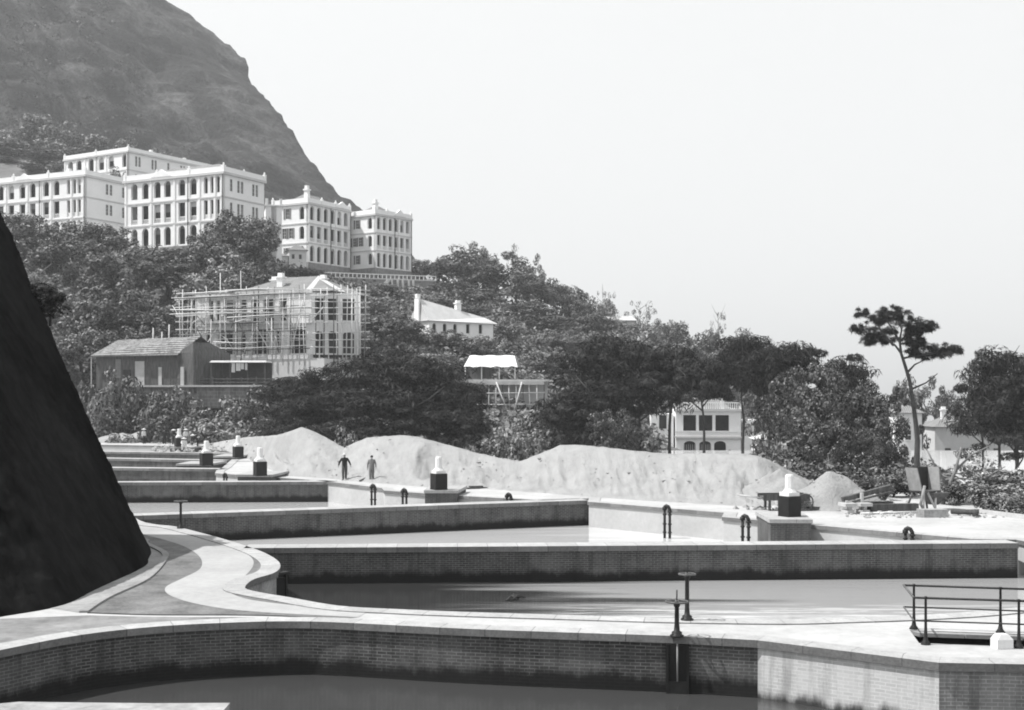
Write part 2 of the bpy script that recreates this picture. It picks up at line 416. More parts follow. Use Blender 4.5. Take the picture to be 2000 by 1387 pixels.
struct(sheet('grit_apron', [spline(g2([(-160,1262),(0,1256),(150,1234),(308,1220),(462,1213),(640,1212)]),4) + spline(g2([(640,1209),(500,1206),(300,1205),(172,1202)]),3) + g2([(0,1209),(-150,1225)])], 0.004, mottled('mottled_apron', .09, .27, .5, fine=6)))
# pale path sheet
struct(sheet('pale_path', [white_l + spline(g2([(700,1206),(720,1194)]),1)[1:] + white_r[::-1][1:] + g2([(340,1031),(268,1018)])], 0.008, path_m))
# drain slot behind the near coping
dl = spline(g2([(172,1197.5),(300,1201.5),(500,1202.5),(700,1210),(900,1223),(1100,1230),(1300,1235),(1392,1240),(1520,1247)]), 5)
mb = MB(); strip(mb, dl, -.045, .045, 0.003, .012); struct(mb.build('drain_slot', black_m))
# gutter: concrete channel with a raised kerb
base_pts = [(-150,1232),(0,1206),(123,1183),(191,1151),(277,1111),(291,1094)]
foot = spline(g2(base_pts) + [Vector((-13.6,47.2,0)), Vector((-18.5,53,0)), Vector((-27,57,0))], 6)
gut_full = spline(g2([(172,1197),(215,1169),(292,1132),(326,1095),(326,1080),(290,1062)]) + [Vector((-14.3,49.5,0)), Vector((-19.2,55.2,0))], 6)
mb = MB(); strip(mb, gut_full, 0, .22, 0.002, .055); struct(mb.build('gutter_kerb', gutter_m))
fr = [p for p in foot if p.y > 33]
struct(sheet('gutter_channel', [offset(gut_full, .2) + offset(fr, .3)[::-1]], 0.006, gutter_m))

# ---------------------------------------------------------------- retaining walls
NEAR_ALL = near_a + near_b[1:] + near_c[1:]
RING = hole[-2:] + hole + hole[:3]
def bed_wall(label, path, width=.55, mat=None, cope=True, name='bed_wall', zb=-1.9, over=.07, cat='wall', ch=.17, top=.03, full=None, i0=0):
    t = thing(name, label, cat)
    mb = MB(); strip(mb, path, 0, width, zb, top-ch if cope else top, full, i0); mb.build('brickwork', mat or brick_m, t)
    if cope:
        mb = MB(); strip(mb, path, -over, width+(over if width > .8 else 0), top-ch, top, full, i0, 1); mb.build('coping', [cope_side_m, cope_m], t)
    return t
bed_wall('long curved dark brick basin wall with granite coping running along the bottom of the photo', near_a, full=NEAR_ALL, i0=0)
bed_wall('sunlit brick stretch of basin wall angling forward at the lower right', near_b, mat=lit_brick_m, full=NEAR_ALL, i0=len(near_a)-1)
bed_wall('short dark brick basin wall with half in coping shadow at the lower right corner', near_c, mat=brick_mat('grey_brick', .16, .24, .42, wet=-1.2), full=NEAR_ALL, i0=len(near_a)+1)  # same brick again, glancing light put into a middle tone
bed_wall('low curved kerb wall between the pale near deck and the water of the nearest bed', front_edge, mat=lime_m, full=RING, i0=2)
bed_wall('sunlit granite nose of the S-shaped path, rounding the left end of the nearest bed', nose, mat=stone_m, full=RING, i0=2+len(front_edge)-1)
bed_wall('granite edged wall curving back beside the dark slope along the left ends of the beds', left_edge, mat=lime_m, full=RING, i0=len(front_edge)+len(nose))
bed_wall('pale wall closing the farthest bed in front of the group of workers', far_edge, mat=lime_m, full=RING, i0=len(front_edge)+len(nose)+len(left_edge)-1)
k0 = len(front_edge)+len(nose)+len(left_edge)+len(far_edge)-2
wl = ['short pale bank at the right end of the two farthest beds', 'pale stepped bank beside the fourth bed, under the third pillar from the front',
      'pale bank at the right end of the third bed, just in front of the two walking men', 'pale bank carrying the brick pier below the two walking men',
      'bright sloping bank at the far right end of the second bed', 'bright bank on the right with the big brick pier and its bollard', 'pale bank at the right end of the nearest bed, at the photo edge']
for l, e in zip(wl, right_edges):
    bed_wall(l, e, mat=lime_m, name='bank_wall', full=RING, i0=k0); k0 += len(e)-1
div = [
    ('longest dark brick dividing wall across the middle, its end near the right photo edge', (520,1071.5), (1988,1062), 1.0, .8),
    ('dark brick dividing wall behind the second bed, starting at the iron valve post', (262,1008.5), (1150,978), 1.1, 4),
    ('dark brick dividing wall ending just below the two walking men', (240,943), (655,941.5), 1.1, 6),
    ('dark dividing wall, fourth from the front, ending beside the small iron bracket', (222,914.5), (432,917), 1.2, 8),
    ('dark dividing wall, fifth from the front, behind the tall dark based bollard', (217,896), (435,900), 1.2, 8),
    ('dark dividing wall, sixth from the front, in front of the crouching workers', (205,882.5), (492,887), 1.2, 8),
]
for l, a, b, w, ext in div:
    A, B = G(*a), G(*b); d = (B-A).normalized(); A = A - d*ext
    n = max(2, int((B-A).length/6)); path = [A.lerp(B, i/n) for i in range(n+1)]
    bed_wall(l, path, width=w, name='dividing_wall', ch=.2)

# piers projecting from the banks, and bollards
def pier(label, x0, x1, yb, D0, zt, depth):
    t = thing('brick_pier', label, 'pier', (X(x0, D0), D0, 0), 0.0)
    w = X(x1, D0) - X(x0, D0)
    mb = MB(); mb.prism([(0,0),(w,-.1),(w+.35,depth),(.1,depth)], -1.9, zt-.16); mb.build('brickwork', pier_brick_m, t)
    mb = MB(); mb.prism([(-.05,-.06),(w+.06,-.16),(w+.42,depth),(.05,depth)], zt-.16, zt); mb.build('coping', cope_m, t)
    return t
piers = [
    ('large dark brick pier in the bright bank on the right, under the nearest bollard', 1505, 1583, 1013, 53.3, .38, 3.6),
    ('brick pier below and right of the two walking men', 830, 893, 958, 70.0, .36, 3.6),
    ('small low brick pier above the third dividing wall', 464, 531, 930, 85.0, .30, 4.2),
    ('flat pale topped pier beside the dark based bollard left of centre', 345, 409, 907, 98.5, .30, 4.2),
    ('flat pale topped pier below the bollard nearest the mound foot', 415, 462, 891, 111, .30, 4.5),
    ('low brick pier in front of the group of workers', 332, 372, 874, 131, .28, 4.0),
]
for l, x0, x1, yb, D, zt, dp in piers: pier(l, x0, x1, yb, D, zt, dp)
def bollard(label, px, py, sc_=1.0, rz=.5):
    b = G(px, py, .37); t = thing('stone_bollard', label, 'bollard', (b.x, b.y, .33), rz, group='dark based stone bollards along the beds')
    q = .34*sc_
    mb = MB(); mb.prism([(-q,-q),(q,-q),(q,q),(-q,q)], 0, .92); mb.prism([(-q*1.03,-q*1.03),(q*1.03,-q*1.03),(q*1.03,q*1.03),(-q*1.03,q*1.03)], .0, .06)
    mb.build('base', black_m, t)
    def oct_(r): return [(r*math.cos(R(45*k+22.5)), r*math.sin(R(45*k+22.5))) for k in range(8)]
    mb = MB(); mb.prism([(-.3,-.3),(.3,-.3),(.3,.3),(-.3,.3)], .92, 1.08); mb.prism(oct_(.32), 1.08, 1.22, oct_(.22)); mb.build('plinth', white_m, t)
    mb = MB(); mb.prism(oct_(.2), 1.22, 1.76, oct_(.185)); mb.prism(oct_(.185), 1.76, 1.84, oct_(.15)); mb.build('cap', white_m, t)
    return t
for l, x, y, s in [('nearest bollard, with ribbed white cap, on the large pier at the right', 1542, 1009, 1.0),
                   ('white capped bollard on the pier right of the two walking men', 857, 956, 1.05),
                   ('white capped bollard in front of the scooped left mound', 508, 928, 1.05),
                   ('largest looking bollard left of the scooped mound, on a flat pale pier', 403, 908, 1.2),
                   ('bollard at the foot of the leftmost big mound', 465, 892.5, 1.1),
                   ('farthest bollard standing among the workers', 350, 872, 1.2)]:
    bollard(l, x, y, s)

# iron overflow pipes: two legs joined by an elbow at the coping
def overflow(label, px, py, ht, rz, drop=1.35):
    b = G(px, py); t = thing('overflow_pipe', label, 'pipe', (b.x, b.y, 0), rz, group='twin legged iron overflow pipes on the banks')
    for s, nm in ((-.14, 0), (.15, 1)):
        mb = MB(); top = ht if s < 0 else ht-.1
        mb.tube([(s,0,-drop),(s,0,top)], .065, 8)
        for z in (-.15, -.6, -1.0):
            if z > -drop: mb.tube([(s,0,z-.03),(s,0,z+.03)], .1, 8)
        mb.build('leg', iron_m, t)
    mb = MB(); mb.tube([(-.14,0,ht-.1),(-.13,0,ht+.0),(-.05,0,ht+.05),(.07,0,ht+.01),(.14,0,ht-.1),(.15,0,ht-.2)], .085, 8); mb.tube([(-.14,0,ht-.16),(-.14,0,ht-.02)], .12, 8); mb.tube([(.15,0,ht-.26),(.15,0,ht-.18)], .115, 8)
    mb.build('elbow', iron_m, t); return t
for l, x, y, h, dr in [('tall twin iron pipe standing in the water of the second bed', 1303, 999, .22, 1.4),
                   ('twin iron pipe immediately left of the large brick pier', 1456, 1022, .28, 1.35),
                   ('stub iron pipe half hidden behind the longest dividing wall at the right', 1775, 1045, .22, 1.2),
                   ('twin iron pipe below the man in the grey jacket', 729, 956, .22, 1.35),
                   ('twin iron pipe left of the brick pier with the middle bollard', 790, 965, .22, 1.2),
                   ('little iron pipe peeping over the bank right of the middle pier', 994, 975.5, .25, 1.2),
                   ('small iron pipe at the right end of the fourth dividing wall', 440, 928, .05, 1.2)]:
    overflow(l, x, y, h, -.7, dr)

# handwheel valves
def valve(label, px, py, h, wr, spind, z0=0.03):
    b = G(px, py, z0); t = thing('valve_post', label, 'valve', (b.x, b.y, z0))
    mb = MB(); mb.lathe((0,0,0), [(.16,0),(.16,.03),(.12,.05),(.12,.1),(.07,.13),(.055,.3),(.05,h-.1),(.075,h-.06),(.075,h)], 12)
    for a in range(4): mb.lathe((.13*math.cos(a*math.pi/2+.6), .13*math.sin(a*math.pi/2+.6), .03), [(.02,0),(.02,.04)], 6)
    mb.build('column', iron_m, t)
    mb = MB(); mb.torus((0,0,h+.03), wr, .022); mb.lathe((0,0,h), [(.05,0),(.05,.06)], 8)
    for a in range(5):
        c, s = math.cos(a*2*math.pi/5+.3), math.sin(a*2*math.pi/5+.3)
        mb.tube([(.04*c,.04*s,h+.03),(wr*c,wr*s,h+.03)], .014, 5)
    mb.build('handwheel', grey_iron_m, t)
    mb = MB(); mb.tube([(0,0,h),(0,0,h+spind)], .016, 6); mb.build('spindle', iron_m, t)
    return t
valve('taller iron valve post with flat handwheel at the water edge of the near deck', 1342, 1211, 1.09, .2, .22)
valve('shorter iron valve post with handwheel on the near coping above the wall recess', 1322, 1243, .76, .25, .3)
valve('lone thin iron valve post at the left, beside the dark slope', 353, 1032, 1.1, .26, .3)
# sluice recess below the nearer valve
b = G(1322, 1243.5)
t = thing('sluice_gate', 'dark iron sluice frame with a pale rod set against the near brick wall', 'sluice', (b.x, b.y-.10, 0), -.17)
mb = MB(); mb.bx(-.26,-.2,-.05,.05,-1.35,-.16); mb.bx(.2,.26,-.05,.05,-1.35,-.16); mb.bx(-.2,.2,.0,.05,-1.35,-.16); mb.build('frame', black_m, t)
mb = MB(); mb.bx(-.2,.2,-.04,-.005,-1.35,-1.0); mb.build('gate_plate', iron_m, t)
mb = MB(); mb.tube([(0,-.03,-1.0),(0,-.03,-.14)], .022, 6); mb.build('rod', gutter_m, t)
# iron penstock at the nose
b = G(546,1113); t = thing('penstock', 'narrow black iron penstock against the granite nose at the left end of the nearest bed', 'penstock', (b.x, b.y, 0), .9)
mb = MB(); mb.bx(-.2,.2,-.04,.06,-1.35,-.25); mb.build('gate_plate', black_m, t)
mb = MB(); mb.bx(-.26,-.2,-.08,.06,-1.35,-.15); mb.bx(.2,.26,-.08,.06,-1.35,-.15); mb.bx(-.26,.34,-.1,.1,-.15,-.08); mb.build('frame', iron_m, t)

# ---------------------------------------------------------------- railing, pit and its stone block
mb = MB()
pl = [Vector((p.x, p.y, 0)) for p in pit]; cpt = sum(pl, Vector())/4
for i in range(4):
    a, b2 = pl[i], pl[(i+1)%4]; d = (b2-a).length
    mb.face([(a.x,a.y,-2.2),(b2.x,b2.y,-2.2),(b2.x,b2.y,-.0),(a.x,a.y,-.0)], [(0,-2.2),(d,-2.2),(d,0),(0,0)])
mb.face([(p.x,p.y,-2.2) for p in pl])
struct(mb.build('pit_lining', black_m))  # darkness of the pit put into a near-black lining
t = thing('pit_slabs', 'row of grey stone slabs lining the far rim of the railed pit', 'slabs', (0,0,0))
A, B = pl[0], pl[1]; d = (B-A).normalized(); nrm = Vector((d.y,-d.x,0))
mb = MB()
s0 = 0
for L in (1.02, 1.28, 1.5, 1.5, 1.5):
    a = A + d*s0; b2 = A + d*(s0+L-.03)
    mb.prism([(a.x,a.y-.002),(b2.x,b2.y-.002),((b2+nrm*.30+d*.2).x,(b2+nrm*.30).y),((a+nrm*.30+d*.2).x,(a+nrm*.30).y)], -.1, -.012); s0 += L
mb.build('slab', gutter_m, t)
t = thing('pit_railing', 'black iron pipe railing round the pit at the right edge', 'railing')
rear = [G(1785,1229), G(1954,1236), G(2160,1244)]; frontp = [G(1808,1259), G(1990,1266), G(2180,1273)]
for b in rear + frontp:
    mb = MB(); mb.lathe((b.x,b.y,0), [(.11,0),(.11,.02),(.06,.09),(.042,.18),(.032,.4),(.028,1.02),(.036,1.03),(.03,1.07)], 10); mb.build('post', iron_m, t)
def along(a, b, t_): return a + (b-a)*t_
for z, r in ((1.03, .026), (.52, .018)):
    e0 = along(rear[0], rear[1], -.12); e1 = along(rear[1], rear[2], 1.6); f0 = along(frontp[0], frontp[1], -.13); f1 = along(frontp[1], frontp[2], 1.6)
    for a, b2 in ((e0,e1),(f0,f1),(e0,f0)):
        mb = MB(); mb.tube([(a.x,a.y,z),(b2.x,b2.y,z)], r, 8); mb.build('rail', grey_iron_m if a == e0 and b2 == f0 else iron_m, t)  # short end rail is paler: sunlight on it put into the colour
b = G(1955,1266)
t = tag(MB().build('tmp', white_m), None)
bpy.data.objects.remove(t)
mb = MB(); mb.prism([(-.19,-.14),(.19,-.14),(.19,.14),(-.19,.14)], 0, .2); mb.prism([(-.19,-.14),(.19,-.14),(.19,.14),(-.19,.14)], .2, .31, [(-.1,-.1),(.1,-.1),(.1,.1),(-.1,.1)])
tag(mb.build('stone_block', white_m, None, (b.x+.02, b.y, .002), (0,0,.2)), 'small white chamfered stone block at the front rim of the railed pit', 'stone')

# parapet close to the camera, bottom left
mb = MB()
D8 = 8.0; zt = Zat(1372, D8)
edge = [(X(-160,D8),D8),(X(0,D8),D8-.03),(X(35,D8),D8+.02),(X(150,D8),D8),(X(300,D8),D8-.02),(X(450,D8),D8-.01),(X(452,D8),D8-.5),(X(-160,D8),D8-.55)]
mb.prism(edge, zt-.35, zt)
t = thing('parapet', 'rough pale stone parapet at the very bottom left of the photo', 'parapet')
mb.build('top_slab', stone_m, t)
mb = MB(); mb.prism([(X(-160,D8),D8-.1),(X(440,D8),D8-.1),(X(440,D8),D8-.45),(X(-160,D8),D8-.45)], -1.9, zt-.35); mb.build('wall', brick_m, t)

# ================================================================== the dark slope on the left
def slope_mesh():
    mb = MB(); rows = 110
    ft = [p.lerp(q_, k/4) for p, q_ in zip(foot, foot[1:]) for k in range(4)] + [foot[-1]]; n = len(ft)
    grid = []
    ic = max(range(n), key=lambda i: ft[i].x - .02*abs(ft[i].y-43))
    for i, p in enumerate(ft):
        f = min(1, max(0, (p.y-42.5)/8.0))
        topo = Vector((-7.9, 7.2, 0)).lerp(Vector((-8.5, .5, 0)), f)
        d = topo.normalized(); col = []
        nv = Vector((.62, -.62, .45))
        for j in range(rows+1):
            h = j/rows; q = p + topo*h + Vector((0,0,12.9*h))
            nz = noise.fractal(q*.5, .8, 2.0, 4)*.10*min(1, h*6) + noise.fractal(Vector((q.x*2.4,q.y*2.4,q.z*.9)), .8, 2, 3)*.08*min(1,h*8+.2)
            q += nv*(nz + .07*noise.fractal(q*3.3, .7, 2, 3)*min(1, h*12))
            if j == 0: q.z = -.1
            if (q.x/q.y)*F + CX < -45 and j: q.z = min(q.z, col[-1].z + .05)  # unseen top kept low so its shadow clears the path
            col.append(q)
        grid.append(col)
    ids = [[mb.vert(q) for q in c] for c in grid]
    for i in range(n-1):
        for j in range(rows): mb.iface([ids[i][j], ids[i+1][j], ids[i+1][j+1], ids[i][j+1]], smooth=True)
    top = [ids[i][rows] for i in range(n)] + [mb.vert((-45,57,9)), mb.vert((-45,40,5))]
    mb.iface(top)
    return mb
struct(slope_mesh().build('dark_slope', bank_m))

# ================================================================== terrain
CTRL = [  # column px, distance, ground height
    (300,20,-3),(1000,20,-3),(1700,20,-3),(-400,20,-3),(2600,20,-3),(500,60,-3),(1000,60,-3),(1500,55,-3),(0,90,-3),(-600,60,-2),(300,130,-2.5),(600,110,-2.2),(1000,100,-2.6),(1300,85,-2.4),
    (1640,74,-.5),(1800,66,-.2),(2000,60,-.1),(2400,55,-.2),(2000,80,-1),(1500,92,-2.5),
    (250,165,.2),(450,165,.2),(100,170,1.0),(250,176,5.2),(300,182,6.6),(450,184,6.2),(150,182,7.5),(-200,180,8),
    (600,150,-.6),(750,140,-2),(950,130,-2.5),(600,172,5.5),(800,172,3.5),(800,200,12.8),(500,190,9.2),(650,196,9.6),(900,228,14.8),(1000,240,13),
    (980,178,3.2),(950,150,-1.5),(1050,178,3.0),(1060,200,6.5),(970,196,8),
    (600,290,28.6),(700,290,28.6),(850,290,28.6),(700,240,21),(850,250,20),(600,310,34.2),(750,318,34.5),(860,325,34),(700,340,35),
    (245,258,34.6),(440,256,34.8),(520,275,35),(380,216,23.5),(150,220,26),(450,225,25),(250,225,26),(100,288,38),(0,285,38),(-200,280,39),(100,240,31),(100,178,11),(300,200,14),(450,205,16),(-100,220,26),
    (250,372,64),(130,365,66),(350,385,66),(200,430,82),(0,330,52),(0,420,86),(-300,420,90),(-300,330,55),(450,420,70),(520,330,44),
    (900,330,33),(1000,330,28),(1100,330,23.5),(1200,330,18),(1300,330,14),(1400,310,11),(1500,300,8),(1600,300,3),(1700,300,-2),(1900,300,-7),(2300,300,-9),
    (1000,270,18),(1150,270,13),(1300,250,7),(1200,215,4),(1400,195,-4),(1100,215,6),(1500,210,-5),(1700,200,-7),(1850,205,-9),(2100,200,-9),(1400,150,-4),(1200,140,-3.5),(1700,120,-4),(1900,110,-4),(1600,150,-5),(2200,130,-5),
    (850,430,36),(1000,430,22),(1200,450,8),(1500,450,-4),(1900,450,-12),(2500,450,-12),(850,600,40),(1200,650,-5),(1700,700,-14),(2300,700,-14),(1000,1000,-15),(2000,1000,-15),(-500,700,110),(200,700,100),(500,560,85),(640,500,60),
]
cp = np.array([(X(px,D), D, z) for px, D, z in CTRL])
def kern(r): return r
dm = np.sqrt(((cp[:,None,:2]-cp[None,:,:2])**2).sum(-1))
Am = np.zeros((len(cp)+1, len(cp)+1)); Am[:-1,:-1] = kern(dm); Am[:-1,-1] = 1; Am[-1,:-1] = 1
Am[:-1,:-1] -= np.eye(len(cp))*.6
wts = np.linalg.solve(Am, np.append(cp[:,2], 0))
def in_deck(x, y):
    if y < 20 or y > 172: return False
    xr = np.interp(y, [20,52,64,72,98,112,150,172], [60,60,34,27,10,-8,-22,-60])
    return -78 < x < xr
def heights(xy):
    r = np.sqrt(((xy[:,None,:]-cp[None,:,:2])**2).sum(-1))
    return kern(r) @ wts[:-1] + wts[-1]
def ground(x, y):
    z = float(heights(np.array([[x, y]]))[0])
    if in_deck(x, y): z = min(z, -2.4)
    return z
xs = np.concatenate([np.arange(-900,-260,40), np.arange(-260,260,5), np.arange(260,901,40)])
ys = np.concatenate([np.arange(-120,40,20), np.arange(40,460,5), np.arange(460,1101,40)])
gx, gy = np.meshgrid(xs, ys); xy = np.stack([gx.ravel(), gy.ravel()], 1)
hz = np.concatenate([heights(c) for c in np.array_split(xy, 40)])
mb = MB()
for (x, y), z in zip(xy, hz):
    if in_deck(x, y) or in_deck(x+5, y) or in_deck(x-5,y) or (y < 70 and x < 60): z = min(z, -2.5)
    elif y > 60: z += noise.fractal(Vector((x*.06, y*.06, 3)), .7, 2, 4)*1.0
    mb.v.append((x, y, z))
nx = len(xs)
for j in range(len(ys)-1):
    for i in range(nx-1):
        mb.iface([j*nx+i, j*nx+i+1, (j+1)*nx+i+1, (j+1)*nx+i], smooth=True)
struct(mb.build('ground', soil_m))

# ---------------------------------------------------------------- the mountain
SIL = [(900,640),(835,560),(785,470),(740,428),(705,400),(652,362),(605,318),(565,255),(545,222),(524,192),(494,150),(483,124),(455,95),(390,48),(330,0),(250,-50),(150,-100)]
def mountain():
    mb = MB()
    sp = [Vector((a, b, 0)) for a, b in SIL]; sp = spline(sp, 8)
    nS = len(sp); NT_ = 70; cols = []
    for i, s in enumerate(sp):
        f = i/(nS-1)
        Dr = 560 + 240*f
        ridge = P(s.x, s.y, Dr); cc = []
        for k in range(4, 0, -1):                                   # back of the ridge
            cc.append(ridge + Vector((-14*k, 55*k, -30*k)))
        cc.append(ridge)
        for k in range(1, NT_+1):                                   # front, swinging round towards the camera on the left
            t_ = k/NT_
            th = t_
            dx = -560*th; dy = -(Dr-430)*math.sin(th*math.pi/2)*.95
            q = ridge + Vector((dx, dy, 0))
            q.z = ridge.z + 34*math.sin(min(1,th*1.5)*math.pi)*(.4+f) - 8*th
            cc.append(q)
        cols.append(cc)
    ids = []
    for i, cc in enumerate(cols):
        row = []
        for k, q in enumerate(cc):
            a = (noise.fractal(q*.016, .65, 2, 6)*13 - 9*max(0, .3-abs(noise.fractal(Vector((q.x*.018+q.z*.012, q.y*.012, q.z*.003)), .8, 2, 4)))/.3)*(0.25 if k <= 4 else min(1, .25+(k-4)*.12)) + noise.fractal(q*.07, .6, 2, 3)*2.2
            d = Vector((.45,-.75,.5)).normalized()
            row.append(mb.vert(q + d*a))
        ids.append(row)
    for i in range(nS-1):
        for k in range(len(ids[0])-1):
            u0, u1, v0, v1 = k/74, (k+1)/74, i/(nS-1), (i+1)/(nS-1)
            mb.iface([ids[i][k], ids[i+1][k], ids[i+1][k+1], ids[i][k+1]], [(u0,v0),(u0,v1),(u1,v1),(u1,v0)], smooth=True)
    return mb
struct(mountain().build('mountain', mount_m))

# ---------------------------------------------------------------- mounds of sand
XB = [400,440,470,500,535,560,640,700,760,830,900,950,1050,1150,1250,1350,1440,1480,1540,1620]
YB = [871,880,889,905,921,930,935,941,946,952,954,956,963,971,978,984,989,992,984,978]
XC = [400,420,450,480,540,565,590,625,650,672,690,717,750,780,820,858,895,930,970,1017,1050,1095,1140,1200,1294,1350,1411,1450,1480,1504,1540,1570,1600,1620]
YC = [867,864,859,854,850,843,834,848,862,874,866,855,852,850,854,864,874,884,893,901,888,869,869,876,886,886,885,886,890,898,919,934,946,958]
def mound(name, label, x0, x1, step=4.0):
    mb = MB(); cols = []
    n = int((x1-x0)/step)
    for i in range(n+1):
        px = x0 + (x1-x0)*i/n
        b = G(px, np.interp(px, XB, YB)); w = 10.0*(1 if px < 1400 else 1-.35*min(1,(px-1400)/200)); Dc = b.y + w
        cz = Zat(np.interp(px, XC, YC), Dc); cr = Vector((X(px, Dc), Dc, cz)); col = []
        for k in range(25):
            t_ = k/16
            if t_ <= 1:
                q = b.lerp(cr, t_); q.z = cz*(t_ - .10*math.sin(t_*math.pi)*(1)) if cz > 0 else cz*t_
                q.z += .0 if t_ < .9 else 0
                z = q.z; amp = math.sin(min(1, t_*1.02)*math.pi)
                gl = abs(noise.fractal(Vector((px*.045+t_*1.6, t_*.5, 8)), .8, 2, 4)); q.z -= amp*.12*max(0, .35-gl)/.35
                q.z += amp*(.34*noise.fractal(Vector((px*.02, t_*1.2, 5)), .8, 2, 5) + .05*noise.noise(Vector((px*.09+t_*5.5, t_*.9, 1))) + .08*noise.fractal(Vector((px*.05+t_*2, t_*4, 4)), .7, 2, 4))
                for (sx, st, rx, rt, dp) in SCOOPS:
                    e = ((px-sx-(t_-st)*18)/rx)**2 + ((t_-st)/rt)**2
                    if e < 1: q.z -= dp*(1-e)**.6*(1 + .5*noise.noise(Vector((px*.15, t_*6, 9))))
                q.z = max(q.z, .02*t_) if t_ > .12 else q.z
            else:
                s = (t_-1)*2; q = cr + Vector((X(px,Dc)*.01*s, 11*s, -(cz+2.6)*s**.9))
            q.z += .05*noise.noise(q*1.6) if k else 0
            if k == 0: q.z = -.03
            col.append(q)
        cols.append(col)
    ids = [[mb.vert(q) for q in c] for c in cols]
    for i in range(n):
        for k in range(24): mb.iface([ids[i][k], ids[i+1][k], ids[i+1][k+1], ids[i][k+1]], smooth=True)
    o = mb.build(name, sand_m)
    return tag(o, label, 'sand mound', 'pale sand mounds along the deck')
SCOOPS = [(572,.62,34,.30,.75),(838,.55,26,.34,.7),(930,.78,34,.14,.3),(1478,.55,30,.4,.4),(1540,.6,40,.3,.25)]
mound('sand_mound', 'pale sand mound with a pointed crest and a scooped face, left of the walking men', 400, 673)
mound('sand_mound', 'rounded pale sand mound directly behind the two walking men', 673, 1018)
mound('sand_mound', 'longest sand bank with a straight slope streaked by runnels, right of centre', 1018, 1620)
def heap(label, px, py, wx, wy, h, seed, mat=None, name='sand_heap'):
    b = G(px, py) if py > 780 else None; mb = MB(); N = 26; ids = []
    for j in range(N+1):
        row = []
        for i in range(N+1):
            u, v = i/N*2-1, j/N*2-1; r = min(1, math.hypot(u, v)*(1+.25*noise.noise(Vector((u*2,v*2,seed)))))
            z = h*(1-r)**.85*(1+.35*noise.noise(Vector((u*3, v*3, seed+7)))) + .06*noise.noise(Vector((u*9,v*9,seed)))*(1-r)
            row.append(mb.vert((u*wx, v*wy, z - .02)))
        ids.append(row)
    for j in range(N):
        for i in range(N): mb.iface([ids[j][i], ids[j][i+1], ids[j+1][i+1], ids[j+1][i]], smooth=True)
    o = mb.build(name, mat or sand_m, None, (b.x, b.y+wy*.9, 0)); return tag(o, label, 'sand heap')
heap('lumpy sand heap between the nearest bollard and the timber staging', 1650, 998, 2.7, 2.2, 1.75, 3)
heap('low broken heap of earth behind the two wheeled cart', 1545, 985, 2.6, 3, 1.7, 8)
heap('small white sand heap behind the white shirted worker at the far left', 284, 864.5, 4.6, 4, 1.8, 12)
heap('flat white sand heap at the far left beside the dark slope', 222, 865, 4.6, 4, 1.1, 17)

def clods(name, pts, seed, mat):
    rr = random.Random(seed); mb = MB()
    for (x, y, z, r) in pts:
        c = Vector((x, y, z)); ax = [Vector((rr.uniform(.6,1.3),0,0)), Vector((0,rr.uniform(.6,1.3),0)), Vector((0,0,rr.uniform(.5,1)))]
        rot = Matrix.Rotation(rr.uniform(0,6.28),3,'Z') @ Matrix.Rotation(rr.uniform(-.6,.6),3,'X')
        v = [c + rot @ (a*s_*r) for a in ax for s_ in (1,-1)]; ids = [mb.vert(q) for q in v]
        for i in (0,1):
            for j in (2,3):
                for k in (4,5): mb.iface([ids[i], ids[j], ids[k]] if (i+j+k)%2 else [ids[i], ids[k], ids[j]])
    o = mb.build(name, mat); o['kind'] = 'stuff'; return o
rc = random.Random(21); pts = []
mv = [v.co.copy() for o in bpy.data.objects if o.name.startswith(('sand_mound','sand_heap')) for v in [*(o.data.vertices)] ] if False else []
for o in [o for o in bpy.data.objects if o.name.startswith(('sand_mound','sand_heap'))]:
    L = o.location
    vv = o.data.vertices; nv_ = len(vv)
    for _ in range(260 if 'mound' in o.name else 120):
        q = vv[rc.randrange(nv_)].co + L
        if q.z > -.2: pts.append((q.x+rc.uniform(-.4,.4), q.y+rc.uniform(-.2,.2), q.z-.02, rc.uniform(.03,.08) if rc.random() < .93 else rc.uniform(.1,.16)))
clods('earth_clods', pts, 4, sand_m)
pts = []
for _ in range(420):
    px = rc.gauss(1590, 60); py = rc.uniform(975, 996); b = G(px, py)
    if b.y > 62: pts.append((b.x, b.y, .03, rc.uniform(.04,.22)*(1 if rc.random() < .85 else 1.6)))
for _ in range(160):
    px = rc.uniform(1650, 1960); py = rc.uniform(996, 1012); b = G(px, py); pts.append((b.x, b.y, .02, rc.uniform(.03,.12)))
for _ in range(160):
    px = rc.uniform(300, 440); py = rc.uniform(866, 884); b = G(px, py); pts.append((b.x, b.y, .03, rc.uniform(.06,.3)))
clods('stone_rubble', pts, 6, stone_m)
